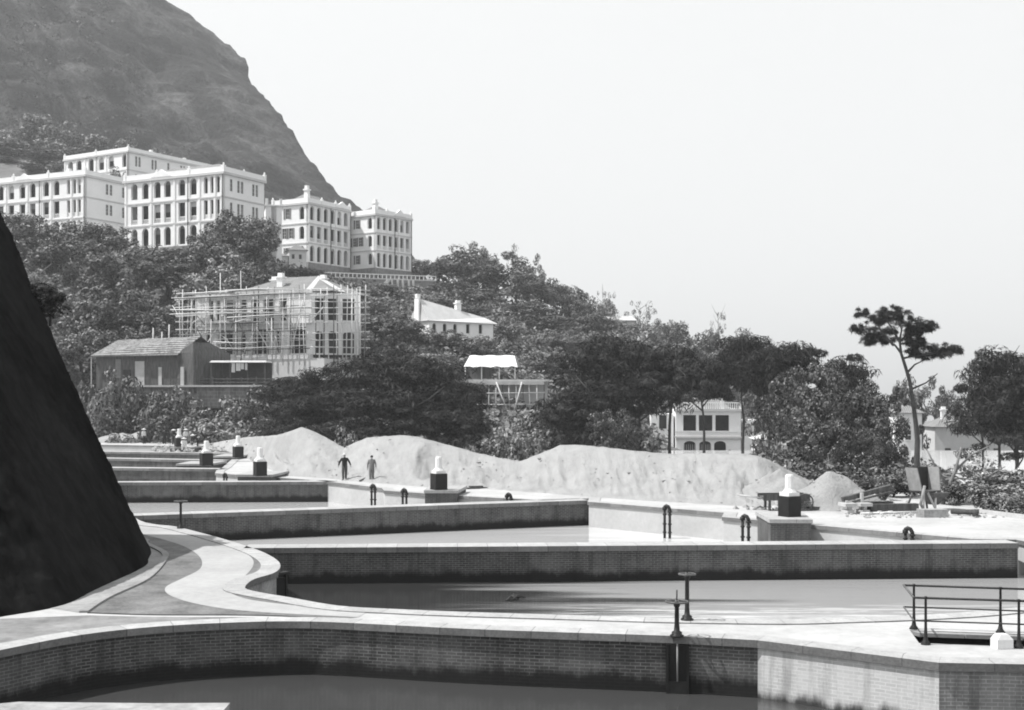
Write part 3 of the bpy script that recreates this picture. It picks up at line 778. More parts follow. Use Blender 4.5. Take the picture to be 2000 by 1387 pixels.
# ================================================================== buildings
def panel(mb, x0, x1, z0, z1, holes, t, y=0.0, arcn=8):
    """wall in the local x-z plane, front at y, thickness t (towards +y), with openings (centre, width, sill, head, arched)"""
    def q(xa, xb, za, zb):
        if xb-xa < 1e-4 or zb-za < 1e-4: return
        mb.face([(xa,y,za),(xb,y,za),(xb,y,zb),(xa,y,zb)], [(xa,za),(xb,za),(xb,zb),(xa,zb)])
        mb.face([(xb,y+t,za),(xa,y+t,za),(xa,y+t,zb),(xb,y+t,zb)], [(xb,za),(xa,za),(xa,zb),(xb,zb)])
    def rev(a, b):
        mb.face([(a[0],y,a[1]),(a[0],y+t,a[1]),(b[0],y+t,b[1]),(b[0],y,b[1])])
    cur = x0
    for c, w, zs, zt, ar in sorted(holes):
        xa, xb = c-w/2, c+w/2
        q(cur, xa, z0, z1); q(xa, xb, z0, zs)
        rise = w/2*ar if ar else 0; zp = zt-rise
        if ar:
            pts = [(c - w/2*math.cos(math.pi*k/arcn), zp + rise*math.sin(math.pi*k/arcn)) for k in range(arcn+1)]
        else: pts = [(xa, zt), (xb, zt)]
        for a, b in zip(pts, pts[1:]):
            for yy, s in ((y, 1), (y+t, -1)):
                f = [(a[0],yy,a[1]),(b[0],yy,b[1]),(b[0],yy,z1),(a[0],yy,z1)]
                mb.face(f if s > 0 else f[::-1], [(p[0],p[2]) for p in (f if s > 0 else f[::-1])])
            rev(b, a)
        rev((xa,zp),(xa,zs)); rev((xa,zs),(xb,zs)); rev((xb,zs),(xb,zp)); cur = xb
    q(cur, x1, z0, z1)
    mb.face([(x0,y,z1),(x1,y,z1),(x1,y+t,z1),(x0,y+t,z1)]); mb.face([(x0,y,z0),(x0,y,z1),(x0,y+t,z1),(x0,y+t,z0)]); mb.face([(x1,y,z1),(x1,y,z0),(x1,y+t,z0),(x1,y+t,z1)])

def window_part(t, M, c, w, zs, zt, y, shutters=True):
    mb = MB(); mb.M = M; mb.bx(c-w/2,c+w/2,y+.22,y+.28,zs,zt); o = mb.build('window', glass_m, t)
    mb = MB(); mb.M = M; mb.bx(c-.04,c+.04,y+.16,y+.215,zs,zt)
    for z in np.linspace(zs, zt, 4): mb.bx(c-w/2,c-.045,y+.16,y+.215,z-.03,z+.03); mb.bx(c+.045,c+w/2,y+.16,y+.215,z-.03,z+.03)
    mb.build('window_frame', plaster2_m, o)
    if shutters:
        for s in (-1, 1):
            mb = MB(); mb.M = M; mb.bx(c+s*(w/2+.32)-.28, c+s*(w/2+.32)+.28, y-.07, y-.003, zs-.05, zt)
            mb.build('shutter', shutter_m, o)

def hip_roof(mb, x0, x1, y0, y1, z, h, ov=.3):
    x0 -= ov; x1 += ov; y0 -= ov; y1 += ov; d = (y1-y0)/2
    if x1-x0 > y1-y0: a, b = (x0+d,(y0+y1)/2,z+h), (x1-d,(y0+y1)/2,z+h)
    else:
        d = (x1-x0)/2; a, b = ((x0+x1)/2,y0+d,z+h), ((x0+x1)/2,y1-d,z+h)
    c = [(x0,y0,z),(x1,y0,z),(x1,y1,z),(x0,y1,z)]
    if x1-x0 > y1-y0:
        mb.face([c[0],c[1],b,a]); mb.face([c[1],c[2],b]); mb.face([c[2],c[3],a,b]); mb.face([c[3],c[0],a])
    else:
        mb.face([c[0],c[1],a]); mb.face([c[1],c[2],b,a]); mb.face([c[2],c[3],b]); mb.face([c[3],c[0],a,b])
    mb.face(c[::-1])

def chimney(t, x, y, z, h, w=.9, mat=None):
    mb = MB(); mb.bx(x-w/2,x+w/2,y-w/2,y+w/2,z,z+h*.72); mb.bx(x-w*.68,x+w*.68,y-w*.68,y+w*.68,z+h*.72,z+h*.8); mb.bx(x-w*.4,x+w*.4,y-w*.4,y+w*.4,z+h*.8,z+h)
    mb.build('chimney', mat or plaster_m, t)

def arcaded_block(label, corner, rz, W, Dp, fh, bays, side, z0, nfl=3, basement=3.0, pediment=None, chims=(), rfl=None, side_arch=None, wings=None, top_arch_only=False, open_end=False, parapet_h=1.2):
    t = thing('mansion_block', label, 'building', (corner[0], corner[1], z0), rz)
    Ht = fh*nfl; TH = .5
    mb = MB()
    kinds = ['arch','rect','arch'] if nfl == 3 else ['arch']*nfl
    for f in range(nfl):
        zf = f*fh; hs = []
        for c, w in bays:
            if kinds[f] == 'rect': hs.append((c, w, zf+.3, zf+fh-.6, 0))
            else: hs.append((c, w, zf+(.75 if f else .3), zf+fh-.6, 1))
        panel(mb, 0, W, zf, zf+fh, hs, TH)
    mb.build('arcade_wall', plaster_m, t)
    # left-hand side wall in the local x=0 plane
    M = Matrix(((0,-1,0,0),(1,0,0,0),(0,0,1,0),(0,0,0,1))) if False else Matrix.Rotation(R(-90), 4, 'Z')
    def side_wall(M, name, holes_fn, length, thick=.45):
        mb = MB(); mb.M = M
        for f in range(nfl):
            panel(mb, 0, length, f*fh, (f+1)*fh, holes_fn(f), thick)
        mb.build(name, plaster_m, t)
        for f in range(nfl):
            for c, w, zs, zt, ar in holes_fn(f):
                if ar == 0: window_part(t, M, c, w, zs, zt, 0, w > 1)
    if side == 'left':        # seen side lies at x = 0; its panel runs from the back (local x 0) to the front corner
        Ms = Matrix.Translation((0, Dp, 0)) @ Matrix.Rotation(R(-90), 4, 'Z')
        hf = lambda f: [(Dp-1.9, 1.5, f*fh+.9, f*fh+fh-.75, 1)] + [(Dp-c, 1.1, f*fh+1.2, f*fh+fh-1.0, 0) for c in ((5.2, 7.2) if f == 1 else (6.2,))]
        side_wall(Ms, 'side_wall', hf, Dp-.5 if False else Dp)
        mb = MB(); mb.bx(W-.45, W, .5, Dp, 0, Ht); mb.build('end_wall', plaster_m, t)
    else:
        Ms = Matrix.Translation((W, 0, 0)) @ Matrix.Rotation(R(90), 4, 'Z')
        def hf(f):
            hs = [(c, .8, f*fh+1.2, f*fh+fh-1.0, 0) for c in side_arch]
            return hs
        side_wall(Ms, 'side_wall', hf, Dp)
        mb = MB(); mb.bx(0, .45, .5, Dp, 0, Ht); mb.build('end_wall', plaster_m, t)
    # back and the inner veranda wall
    mb = MB(); mb.bx(.45, W-.45, Dp-.4, Dp, 0, Ht); mb.build('back_wall', plaster_m, t)
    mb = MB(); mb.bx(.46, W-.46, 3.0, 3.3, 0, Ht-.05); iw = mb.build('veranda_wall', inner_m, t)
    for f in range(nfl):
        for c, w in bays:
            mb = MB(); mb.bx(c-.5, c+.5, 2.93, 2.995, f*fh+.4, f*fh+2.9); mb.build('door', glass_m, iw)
    mb = MB()
    for f in range(nfl+1):
        if f < nfl: mb.bx(.455, W-.455, .505, 2.92, f*fh-.15 if f else .0, f*fh+.25)
        else: mb.bx(.455, W-.455, .505, Dp-.41, f*fh-.3, f*fh-.06)
    mb.build('floor_slab', plaster2_m, t)
    rb = random.Random(int(W*100))
    for f in range(nfl):                                        # bamboo blinds let down in some openings
        for c, w in bays:
            if rb.random() < .34:
                zb_ = f*fh + fh - .6; hh = rb.uniform(.5, 1.7)
                mb = MB(); mb.bx(c-w/2-.15, c+w/2+.15, .56, .6, zb_-hh, zb_+.1); mb.build('blind', shutter_m if rb.random() < .5 else plaster2_m, t)
    xs_ = sorted(c for c, w in bays); mids = [(a+b)/2 for a, b in zip(xs_, xs_[1:])]
    wd = dict(bays); 
    for k, x in enumerate([.28] + mids + [W-.28]):          # pilasters between the bays
        if k in (0, len(mids)+1) or k % 2 == 0:
            mb = MB()
            for f in range(nfl): mb.bx(x-.24, x+.24, -.16, -.003, f*fh+.035, (f+1)*fh-.34)
            mb.build('pilaster', plaster_m, t)
    for x in (mids[len(mids)//2]+.3, W-.05):
        mb = MB(); mb.tube([(x,-.24,.1),(x,-.24,Ht-.33)], .09, 6); mb.build('downpipe', iron_m, t)
    # string courses, cornice, parapet
    mb = MB()
    for f in range(1, nfl): mb.bx(-.12, W+.12, -.12, Dp+.12, f*fh-.22, f*fh+.04)
    # keep only a ring: four bars
    mb = MB()
    for f in range(1, nfl):
        for a in ((-.14, W+.14, -.14, -.003), (-.14, -.003, .0, Dp), (W+.003, W+.14, .0, Dp)):
            mb.bx(*a, f*fh-.24, f*fh+.03)
    mb.build('string_course', plaster2_m, t)
    mb = MB()
    for a in ((-.38, W+.38, -.38, -.003), (-.38, -.003, 0, Dp+.3), (W+.003, W+.38, 0, Dp+.3)): mb.bx(*a, Ht-.32, Ht)
    mb.bx(-.38, W+.38, -.38, Dp+.38, Ht+.002, Ht+.16); mb.build('cornice', plaster2_m, t)
    mb = MB(); z = Ht+.163
    for a in ((-.05, W+.05, -.05, .25), (-.05, .25, .25, Dp), (W-.25, W+.05, .25, Dp), (.25, W-.25, Dp-.25, Dp)): mb.bx(*a, z, z+parapet_h-.16)
    mb.build('parapet', plaster_m, t)
    posts = [0, W*.33, W*.66, W] if pediment else [0, W*.5, W]
    for x in posts + ['s']:
        if x == 's': x, yy = (W if side == 'right' else 0), Dp
        else: yy = 0
        mb = MB(); mb.bx(x-.28,x+.28,yy-.17,yy+.4,Ht+.17,Ht+parapet_h+.25); mb.lathe((x,yy+.12,Ht+parapet_h+.25), [(.08,0),(.18,.1),(.2,.25),(.12,.4),(.04,.5)], 8); mb.build('finial', plaster_m, t)
    if pediment:
        c, w, h = pediment; mb = MB()
        y0, y1 = -.28, .2; z = Ht+.3
        a = [(c-w/2,z),(c+w/2,z),(c,z+h)]
        mb.face([(p[0],y0,p[1]) for p in a]); mb.face([(p[0],y1,p[1]) for p in a[::-1]])
        for p, q in zip(a, a[1:]+a[:1]): mb.face([(p[0],y0,p[1]),(p[0],y1,p[1]),(q[0],y1,q[1]),(q[0],y0,q[1])])
        mb.build('pediment', plaster_m, t)
    mb = MB(); hip_roof(mb, 1.2, W-1.2, 1.4, Dp-1.0, Ht+.17, 3.0, 0); mb.build('roof', tile_m, t)
    for x, y, h in chims: chimney(t, x, y, Ht+.17, h, 1.0)
    # balustrades in the openings
    for f in range(nfl):
        if kinds[f] == 'rect':
            for c, w in bays:
                mb = MB(); mb.bx(c-w/2, c+w/2, .18, .3, f*fh+1.1, f*fh+1.22)
                for k in range(5): mb.bx(c-w/2+w*(k+.5)/5-.05, c-w/2+w*(k+.5)/5+.05, .18, .3, f*fh+.31, f*fh+1.1)
                mb.build('balustrade', plaster_m, t)
    if basement:
        mb = MB(); mb.bx(-.1, W+.1, -.1, Dp+.1, -basement-3, -.003); mb.build('basement', basement_m, t)
    return t

def place2(pxL, pxR, DL, DR):
    a = Vector((X(pxL,DL), DL)); b = Vector((X(pxR,DR), DR)); d = b-a
    return a, math.atan2(d.y, d.x), d.length
# second block from the left: full front with six wide arches and three narrow ones at the right end
a, rz, W = place2(244, 436, 259.0, 247.5)
fr = [(p-244)/192*W for p in (263,285,309,329,357,379)]
bays = [(c, 1.72) for c in fr] + [((403-244)/192*W,1.0),((415-244)/192*W,.95),((426-244)/192*W,.9)]
arcaded_block('large white three storey arcaded block with a small pediment, second from the left', a, rz, W, 12.6, 4.55, bays, 'right', Zat(482,254), pediment=((318-244)/192*W,5.5,1.5), chims=[(W-5,6,2.6),(5,8,2.2)], side_arch=(2.4, 4.6, 5.7, 9.2, 10.3))
# leftmost block, partly outside the frame
a, rz, W = place2(-40, 166, 290.0, 276.0)
bays = [((p+40)/206*W, 1.75) for p in (-18,3,24,46,66,92,112)] + [((p+40)/206*W,.95) for p in (135,146,155)]
arcaded_block('white arcaded block at the far left, cut by the photo edge', a, rz, W, 20, 4.5, bays, 'right', Zat(470,281), pediment=((50+40)/206*W,5.0,1.4), chims=[((97+40)/206*W,6,3.0)], side_arch=(6.6, 7.8, 11.6, 12.8))
# the block on the higher terrace behind
a, rz, W = place2(126, 250, 372.0, 358.0)
bays = [((p-126)/124*W, 2.2) for p in (138,155,179,199,218,244)]
arcaded_block('long low white arcaded block highest on the hillside behind the others', a, rz, W, 46, 5.0, bays, 'right', Zat(340,366)-5, nfl=2, basement=2, side_arch=(3,4.2,9,10.2,15,20,21.2,27,33,38), chims=[(W-4,12,2.5),(W-5,26,2.5),(W-4,40,2.5)])
# the two slimmer blocks to the right, seen on the corner
def corner_block(label, pc, Dc, pr, Dr, ztop, ht, depth, **kw):
    a, rz, W = place2(pc, pr, Dc, Dr)
    fh = ht/3; z0 = ztop-ht
    bays = [(W*(k+.62)/6.25, W/6.25*.62) for k in range(6)]
    return arcaded_block(label, a, rz, W, depth, fh, bays, 'left', z0, **kw)
corner_block('white three storey block seen on its corner, third from the left, beside the small hut', 601.5, 300, 683.5, 314, Zat(396,300), 13.9, 10.5, pediment=(13,6,1.6), chims=[(1.6,1.6,4.2),(9,6,2.8)], basement=3.2)
corner_block('white three storey block at the right end of the row, standing against the sky', 733, 310, 803, 320, Zat(418,310), 13.0, 11.0, pediment=(8.5,4.5,1.7), chims=[(1.4,1.4,3.6)], basement=3.4)
# connecting wing and hut
t = thing('garden_hut', 'small grey hut with a dark hipped roof beside the third white block', 'hut', P(523,527,288), R(18))
mb = MB(); mb.bx(0,4.6,0,5,-3,3.2); mb.bx(4.7,8.6,-.6,4.4,-4,4.6); mb.build('wall', plaster2_m, t)
mb = MB(); hip_roof(mb,0,4.6,0,5,3.2,1.2,.4); hip_roof(mb,4.7,8.6,-.6,4.4,4.6,1.5,.45); mb.build('roof', tile_m, t)
for x in (5.6, 7.2):
    mb = MB(); mb.bx(x-.3,x+.3,-.66,-.603,2.6,3.6); mb.build('window', glass_m, t)
mb = MB(); mb.bx(1.6,2.6,-.06,-.003,1.1,1.6); mb.build('window', glass_m, t)
t = thing('link_wing', 'narrow white wing between the second and third arcaded blocks', 'building', (X(519,272),272,Zat(520,272)), R(14))
mb = MB(); panel(mb,0,3.4,0,12.8,[(1.7,1.1,1,3,1),(1.7,1.1,5.2,7.8,0),(1.7,1.1,9.4,11.8,1)],.4); mb.bx(0,3.4,.41,6,-4,12.7); mb.build('wall', plaster_m, t)
mb = MB(); mb.bx(-.3,3.7,-.3,6,12.803,13.1); mb.bx(-.05,.5,-.2,.4,13.103,14.4); mb.bx(2.9,3.45,-.2,.4,13.103,14.4); mb.build('parapet', plaster_m, t)
mb = MB()
for z0, z1 in ((1,3),(5.2,7.8),(9.4,11.8)): mb.bx(1.0,2.4,.395,.4055,z0,z1)
mb.build('window', glass_m, t)

# terrace wall under the two right-hand blocks
A, B = P(588, 538, 288), P(852, 553, 300)
d = (B-A); Lw = Vector((d.x,d.y,0)).length
t = thing('terrace_wall', 'long rubble terrace wall with pale ribs and a white railing below the right hand blocks', 'wall', (A.x, A.y, A.z), math.atan2(d.y, d.x))
mb = MB(); mb.bx(0,Lw,0,1.2,-6.5,-.25); mb.build('wall', rubble_m, t)
mb = MB(); mb.bx(0,Lw,-.08,.5,-.247,0); mb.build('coping', plaster2_m, t)
mb = MB()
for k in range(int(Lw/1.0)+1): mb.bx(k*1.0-.08,k*1.0+.08,.1,.26,.003,.8)
mb.bx(0,Lw,.06,.3,.803,.98); mb.build('railing', plaster_m, t)
for px in (753,762,774,784,796,805):
    x = (px-588)/264*Lw; mb = MB(); mb.bx(x-.2,x+.2,-.55,-.003,-6.5,-.3); mb.build('buttress', plaster2_m, t)
mb = MB(); x = (720-588)/264*Lw
mb.face([(x-1,-.4,-6),(x,-.4,-6),(x+5,-.4,-.2),(x+4,-.4,-.2)]); mb.face([(x-1,-.01,-6),(x+4,-.01,-.2),(x+5,-.01,-.2),(x,-.01,-6)]); mb.face([(x-1,-.4,-6),(x+4,-.4,-.2),(x+4,-.01,-.2),(x-1,-.01,-6)]); mb.face([(x,-.4,-6),(x,-.01,-6),(x+5,-.01,-.2),(x+5,-.4,-.2)]); mb.build('sloping_stair', plaster2_m, t)

# house under scaffolding
a, rz, W = place2(385, 608, 184, 177)
z0 = Zat(694, 180)
t = thing('scaffolded_house', 'pale two storey house with arched veranda, wrapped in bamboo scaffolding', 'house', (a.x, a.y, z0), rz)
fh = 4.3; Dp = 13
mb = MB()
S = W/223
panel(mb, 0, W, 0, fh, [((408-385)*S,.9,.2,3.4,0),((444-385)*S,2.7,.2,3.65,.35),((477-385)*S,.8,.2,3.4,0),((513-385)*S,2.7,.2,3.65,.35),((545-385)*S,.8,.2,3.4,0),((584-385)*S,2.6,.2,3.6,.35)], .45)
panel(mb, 0, W, fh, 2*fh, [((413-385)*S,.8,fh+.5,fh+3.6,0),((427-385)*S,.8,fh+.5,fh+3.6,0),((449-385)*S,2.0,fh+.5,fh+3.6,0),((478-385)*S,1.2,fh+.5,fh+3.6,0),((500-385)*S,1.2,fh+.5,fh+3.6,0),((526-385)*S,1.6,fh+.5,fh+3.6,0),((555-385)*S,1.1,fh+.5,fh+3.6,0)], .45)
mb.build('front_wall', house_m, t)
W2 = 6.6
Ms = Matrix.Translation((W,0,0)) @ Matrix.Rotation(R(38),4,'Z')
mb = MB(); mb.M = Ms
panel(mb, 0, W2, 0, fh, [(1.1,1.1,.2,3.3,1),(2.9,1.2,.2,3.3,1),(5.2,1.6,.2,3.2,.5)], .45); panel(mb, 0, W2, fh, 2*fh, [(1.1,1.2,fh+.5,fh+3.5,0),(2.9,1.2,fh+.5,fh+3.5,0),(5.2,1.7,fh+.5,fh+3.5,0)], .45)
mb.build('side_wall', house_m, t)
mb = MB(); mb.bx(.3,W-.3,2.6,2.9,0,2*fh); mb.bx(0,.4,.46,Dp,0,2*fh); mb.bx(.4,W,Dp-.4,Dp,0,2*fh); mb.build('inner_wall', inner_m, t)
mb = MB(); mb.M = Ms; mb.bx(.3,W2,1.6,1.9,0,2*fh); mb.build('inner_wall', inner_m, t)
mb = MB(); mb.bx(.4,W-.4,.46,2.59,fh-.2,fh+.2); mb.bx(-.5,W+.3,-1.4,-.01,-.6,-.05); mb.build('floor_slab', plaster2_m, t)
mb = MB(); mb.bx(-.25,W+.25,-.25,-.003,2*fh-.1,2*fh+.25); mb.bx(-.15,W+.15,-.15,-.003,fh-.12,fh+.12); mb.build('cornice', plaster2_m, t)
mb = MB(); hip_roof(mb, 5.2, W+2.5, 1.0, 12, 2*fh+.2, 2.7, .4); rf = mb.build('roof', tile_m, t)
mb = MB(); z = 2*fh+.2
mb.M = None; mb.face([(W-1.2,.3,z+.1),(W+3.3,3.6,z+.1),(W-2.6,6.3,z+2.76)]); mb.face([(W-1.2,.5,z-.05),(W-2.6,6.3,z+2.6),(W+3.3,3.8,z-.05)]); mb.build('pale_hip', pale_tile_m, rf)
for x, y, zz, h in [((497-385)*S+.4, 5.0, 2*fh+.8, 2.1), ((527-385)*S, 3.2, 2*fh+.7, 2.5), ((580-385)*S+.8, 6.0, 2*fh+.8, 2.2)]:
    chimney(rf, x, y, zz, h, .9)
mb = MB(); mb.bx(-2.5,W+3,-1.6,Dp,-3.5,-.62); mb.build('plinth', plaster2_m, t)

rs = random.Random(5)
t = thing('bamboo_scaffold', 'dense bamboo scaffolding round the two storey house', 'scaffold', (a.x, a.y, z0), rz)
def pole(x, y, z0_, z1_, r=.07, nm='upright_pole'):
    mb = MB(); mb.tube([(x+rs.uniform(-.1,.1),y,z0_),(x+rs.uniform(-.25,.25),y+rs.uniform(-.15,.15),z1_)], [r,r*.7], 5); mb.build(nm, bamboo_m if rs.random() < .7 else wood_m, t)
xsn = list(np.arange(-1.9, W+.3, .85))
for k, x in enumerate(xsn):
    pole(x+rs.uniform(-.15,.15), -1.0, -.6-rs.random()*.6, 2*fh+rs.uniform(-.2, 1.3) + (2.3 if k in (8, 12) else 0), rs.uniform(.06,.095))
    if k % 3 != 1: pole(x+.4, -1.9, -1.5, rs.choice((2*fh+.5, 2*fh-.3, fh+.8, 6.5)), rs.uniform(.06,.09))
for z in (.7,1.1,1.5,1.9,2.3,2.7,3.1,3.5,3.9,4.5,4.8,5.1,5.5,5.8,6.1,6.5,6.8,7.2,7.5,7.9,8.2,8.5,9.0):
    for y in (-1.08, -1.98):
        if y < -1.5 and rs.random() < .45: continue
        xa = -2.0-rs.random()*1.3; xb = W+rs.uniform(-.5,1.0)
        if rs.random() < .45: xb = W*rs.uniform(.35,.8)
        if rs.random() < .3: xa = W*rs.uniform(.1,.4)
        mb = MB(); mb.tube([(xa,y,z+rs.uniform(-.25,.25)),((xa+xb)/2,y-.06,z+rs.uniform(-.2,.2)),(xb,y,z+rs.uniform(-.25,.25))], rs.uniform(.045,.075), 5); mb.build('rail', bamboo_m if rs.random() < .75 else wood_m, t)
cs, sn = math.cos(R(38)), math.sin(R(38))
def sp(u, v): return (W + u*cs + v*sn, u*sn - v*cs)
for k, u in enumerate(np.arange(.4, 7.6, .62)):
    x, y = sp(u, 1.1); pole(x, y, -1.5, 2*fh+rs.uniform(-.2, 1.3), rs.uniform(.07,.1))
    if u > 5: x, y = sp(u, 2.0); pole(x, y, -1.5, 2*fh+rs.uniform(.2, 1.3), .075)
for z in (1.0, 2.0, 3.0, 4.4, 5.4, 6.4, 7.4, 8.2, 8.8):
    p, q = sp(-.3,1.15), sp(8.0,1.15); mb = MB(); mb.tube([(*p,z+rs.uniform(-.2,.2)),(*q,z+rs.uniform(-.3,.3))], .07, 5); mb.build('rail', bamboo_m, t)
for x0, z0_, x1, z1_ in [(1.0,-.3,4.5,4.2),(8.3,-.4,10.8,4.0),(12.3,4.0,14.3,.2),(10.9,3.6,13.2,.2),(W-2.6,.0,W-.6,7.5),(W+1,4.9,W+2.6,6.4)]:
    mb = MB(); mb.tube([(x0,-1.2,z0_),(x1,-1.2,z1_)], .085, 5); mb.build('brace', bamboo_m, t)
for k in range(16):
    x0 = rs.uniform(-1.5, W-1); z0_ = rs.uniform(-.3, 5.5); dx = rs.uniform(-3.2, 3.2)
    mb = MB(); mb.tube([(x0,-1.3,z0_),(x0+dx*.5,-1.35,z0_+rs.uniform(1.2,2.0)),(x0+dx,-1.25,z0_+rs.uniform(2.4,4.0))], rs.uniform(.04,.07), 5); mb.build('brace', bamboo_m if k % 3 else wood_m, t)
for x0, x1, z in [(-1,7,8.72),(6,13,9.15),(3,12,4.6),(9,15,6.6)]:
    mb = MB(); mb.bx(x0,x1,-1.9,-.9,z,z+.07); mb.build('plank', paleboard_m, t)

# workmen's shed, canopy and wall in front of the house
a, rz, W = place2(188, 345, 172, 168.5)
z0 = Zat(744, 170)
t = thing('long_shed', 'long low wooden shed with a worn tiled hip roof on the left slope', 'shed', (a.x, a.y, z0), rz)
mb = MB(); mb.prism([(0,0),(W,0),(W+3.2,-1.2),(W+5.6,4.2),(W+1,6.5),(0,5.5)], -1.6, 3.6); mb.prism([(W+.1,-.1),(W+3.2,-1.2),(W+5.6,4.2),(W+2,5.5)], 3.603, 5.0, [(W+1.3,.8),(W+3.0,-.9),(W+4.0,1.6),(W+2.8,2.5)]); mb.build('wall', wood_m, t)
mb = MB()
rf = [(-.6,-.6,3.35),(W+.6,-.7,3.5),(W+2.6,1.6,5.9),(1.6,2.6,5.6),(-.6,6,3.4),(W+3.5,6.2,3.6)]
mb.face([rf[0],rf[1],rf[2],rf[3]]); mb.face([rf[0],rf[3],rf[4]]); mb.face([rf[3],rf[2],rf[5],rf[4]])
lower = [(p[0],p[1],p[2]-.15) for p in rf]
mb.face([lower[3],lower[2],lower[1],lower[0]]); mb.face([rf[0],lower[0],lower[1],rf[1]]); mb.build('roof', old_tile_mat('worn_tiles'), t)
mb = MB(); mb.bx(1.0,2.2,-.06,-.003,.2,1.1); mb.build('window', glass_m, t)
for x, w, z0_, z1_, m_ in ((4.2,1.1,-1.0,1.5,glass_m),(6.0,1.4,-.6,2.6,paleboard_m),(7.6,.6,-.9,2.9,wood_m),(3.0,.8,.4,2.9,shutter_m)):
    mb = MB(); mb.bx(x,x+w,-.05,-.003,z0_,z1_); mb.build('door' if m_ == glass_m else 'board', m_, t)
mb = MB(); mb.bx(-.5,-.4,-.5,-.4,-1.6,3.3); mb.build('post', paleboard_m, t)
for x, h in ((.55*W,7.2),(.75*W,7.6),(.66*W,6.6)):
    mb = MB(); mb.tube([(x,3,3),(x+.1,3,h)], .08, 5); mb.build('pole', bamboo_m, t)
for x in (W*.78, W+1.1, W+2.4):
    mb = MB(); M_ = x; mb.bx(x,x+.5,-.9 if x > W else -.09,-.75 if x > W else -.01,-1.0,1.8); mb.build('board', paleboard_m, t)
b0 = P(412, 738, 168)
t = thing('work_canopy', 'low flat work canopy with washing hanging under it, right of the long shed', 'canopy', (b0.x, b0.y, b0.z), R(-3))
mb = MB(); mb.prism([(0,-.8),(7.6,-.8),(7.6,2.6),(0,2.6)], 2.0, 2.25, [(.2,-.5),(7.4,-.5),(7.4,2.6),(.2,2.6)]); mb.build('roof', straw_m if False else paleboard_m, t)
for x in (.2, 2.7, 5.0, 7.3):
    mb = MB(); mb.bx(x-.07,x+.07,-.6,-.46,-1,1.997); mb.build('post', wood_m, t)
mb = MB(); mb.bx(0,7.6,2.0,2.2,-1,1.99); mb.build('back_board', inner_m, t)
tx = thing('washing', 'pale washing hung in a row under the low work canopy', 'washing', (b0.x, b0.y-.7, b0.z), R(-3))
for x, w, h in ((2.9,.45,1.2),(3.5,.6,1.0),(4.15,.4,.8),(4.7,.3,.9)):
    mb = MB(); n = 6
    for s in (0,):
        pts = [(x+w*i/n, .08*math.sin(i*2.1+x), 1.9) for i in range(n+1)]
        for p, q in zip(pts, pts[1:]):
            mb.face([(p[0],p[1],1.9-h),(q[0],q[1],1.9-h),q,p]); mb.face([(p[0],p[1]+.02,1.9),(q[0],q[1]+.02,1.9),(q[0],q[1]+.02,1.9-h),(p[0],p[1]+.02,1.9-h)])
    mb.build('garment', palecloth_m, tx)
A, B = P(268, 752, 170), P(548, 748, 166)
d = B-A; L_ = Vector((d.x,d.y,0)).length
t = thing('retaining_wall', 'weathered pale retaining wall below the long shed and canopy', 'wall', (A.x, A.y-1.5, A.z), math.atan2(d.y,d.x))
mb = MB(); n = 14; fr_ = [(L_*k/n, -.35*noise.noise(Vector((k*.7,2,1)))) for k in range(n+1)]
mb.prism(fr_ + [(L_,2.2),(0,2.2)], -3.0, -.3); mb.build('wall', rubble_m, t)
mb = MB(); mb.bx(-.1,L_+.1,-.4,.5,-.297,-.05); mb.build('top_course', paleboard_m, t)
t = thing('picket_fence', 'low dark post and rail fence on the retaining wall in front of the shed', 'fence', (A.x, A.y-.9, A.z-.05), math.atan2(d.y,d.x))
for k in range(int(L_*.75/2)):
    mb = MB(); mb.bx(5+k*2-.07,5+k*2+.07,-.07,.07,0,1.1); mb.build('post', wood_m, t)
mb = MB(); mb.bx(4.9,5+L_*.72,-.12,-.075,.75,.87); mb.bx(4.9,5+L_*.72,-.12,-.075,.3,.42); mb.build('rail', wood_m, t)

# low pale roofed house on the middle slope
b0 = P(838, 655, 222)
t = thing('bungalow', 'pale low house with a long sloping roof and white chimneys among the trees', 'house', (b0.x, b0.y, b0.z), R(28))
Wb, Db = 12.5, 7.5
mb = MB(); panel(mb,0,Wb,-.5,2.6,[(1.0,.7,.0,2.1,1),(3,.7,0,2.1,1),(5,.7,0,2.1,1),(7.5,.7,.5,2.1,0),(10,.7,.5,2.1,0)],.4); mb.bx(0,.4,.41,Db,-.5,2.6); mb.bx(.4,Wb,Db-.4,Db,-.5,2.6); mb.bx(Wb-.4,Wb,.41,Db-.41,-.5,2.6); mb.build('wall', plaster_m, t)
mb = MB(); mb.bx(.42,Wb-.42,1.6,1.8,-.5,2.55); mb.build('inner_wall', inner_m, t)
mb = MB()
rt = [(-.4,-.6,2.55),(Wb+.6,-.6,2.3),(Wb+.2,Db/2,3.6),(-.2,Db/2,6.6),(-.4,Db+.5,2.6),(Wb+.6,Db+.5,2.4)]
mb.face([rt[0],rt[1],rt[2],rt[3]]); mb.face([rt[3],rt[2],rt[5],rt[4]]); mb.face([rt[0],rt[3],rt[4]]); mb.face([rt[1],rt[5],rt[2]]); mb.face([rt[4],rt[5],rt[1],rt[0]]); mb.build('roof', pale_tile_m, t)
mb = MB(); mb.bx(-.75,-.43,Db/2-.9,Db/2+.9,2.6,6.6); mb.bx(-.8,-.2,Db/2-.5,Db/2+.5,6.65,7.4); mb.build('gable', plaster_m, t)
chimney(t, 7.6, Db/2+.6, 4.4, 2.2, .9)

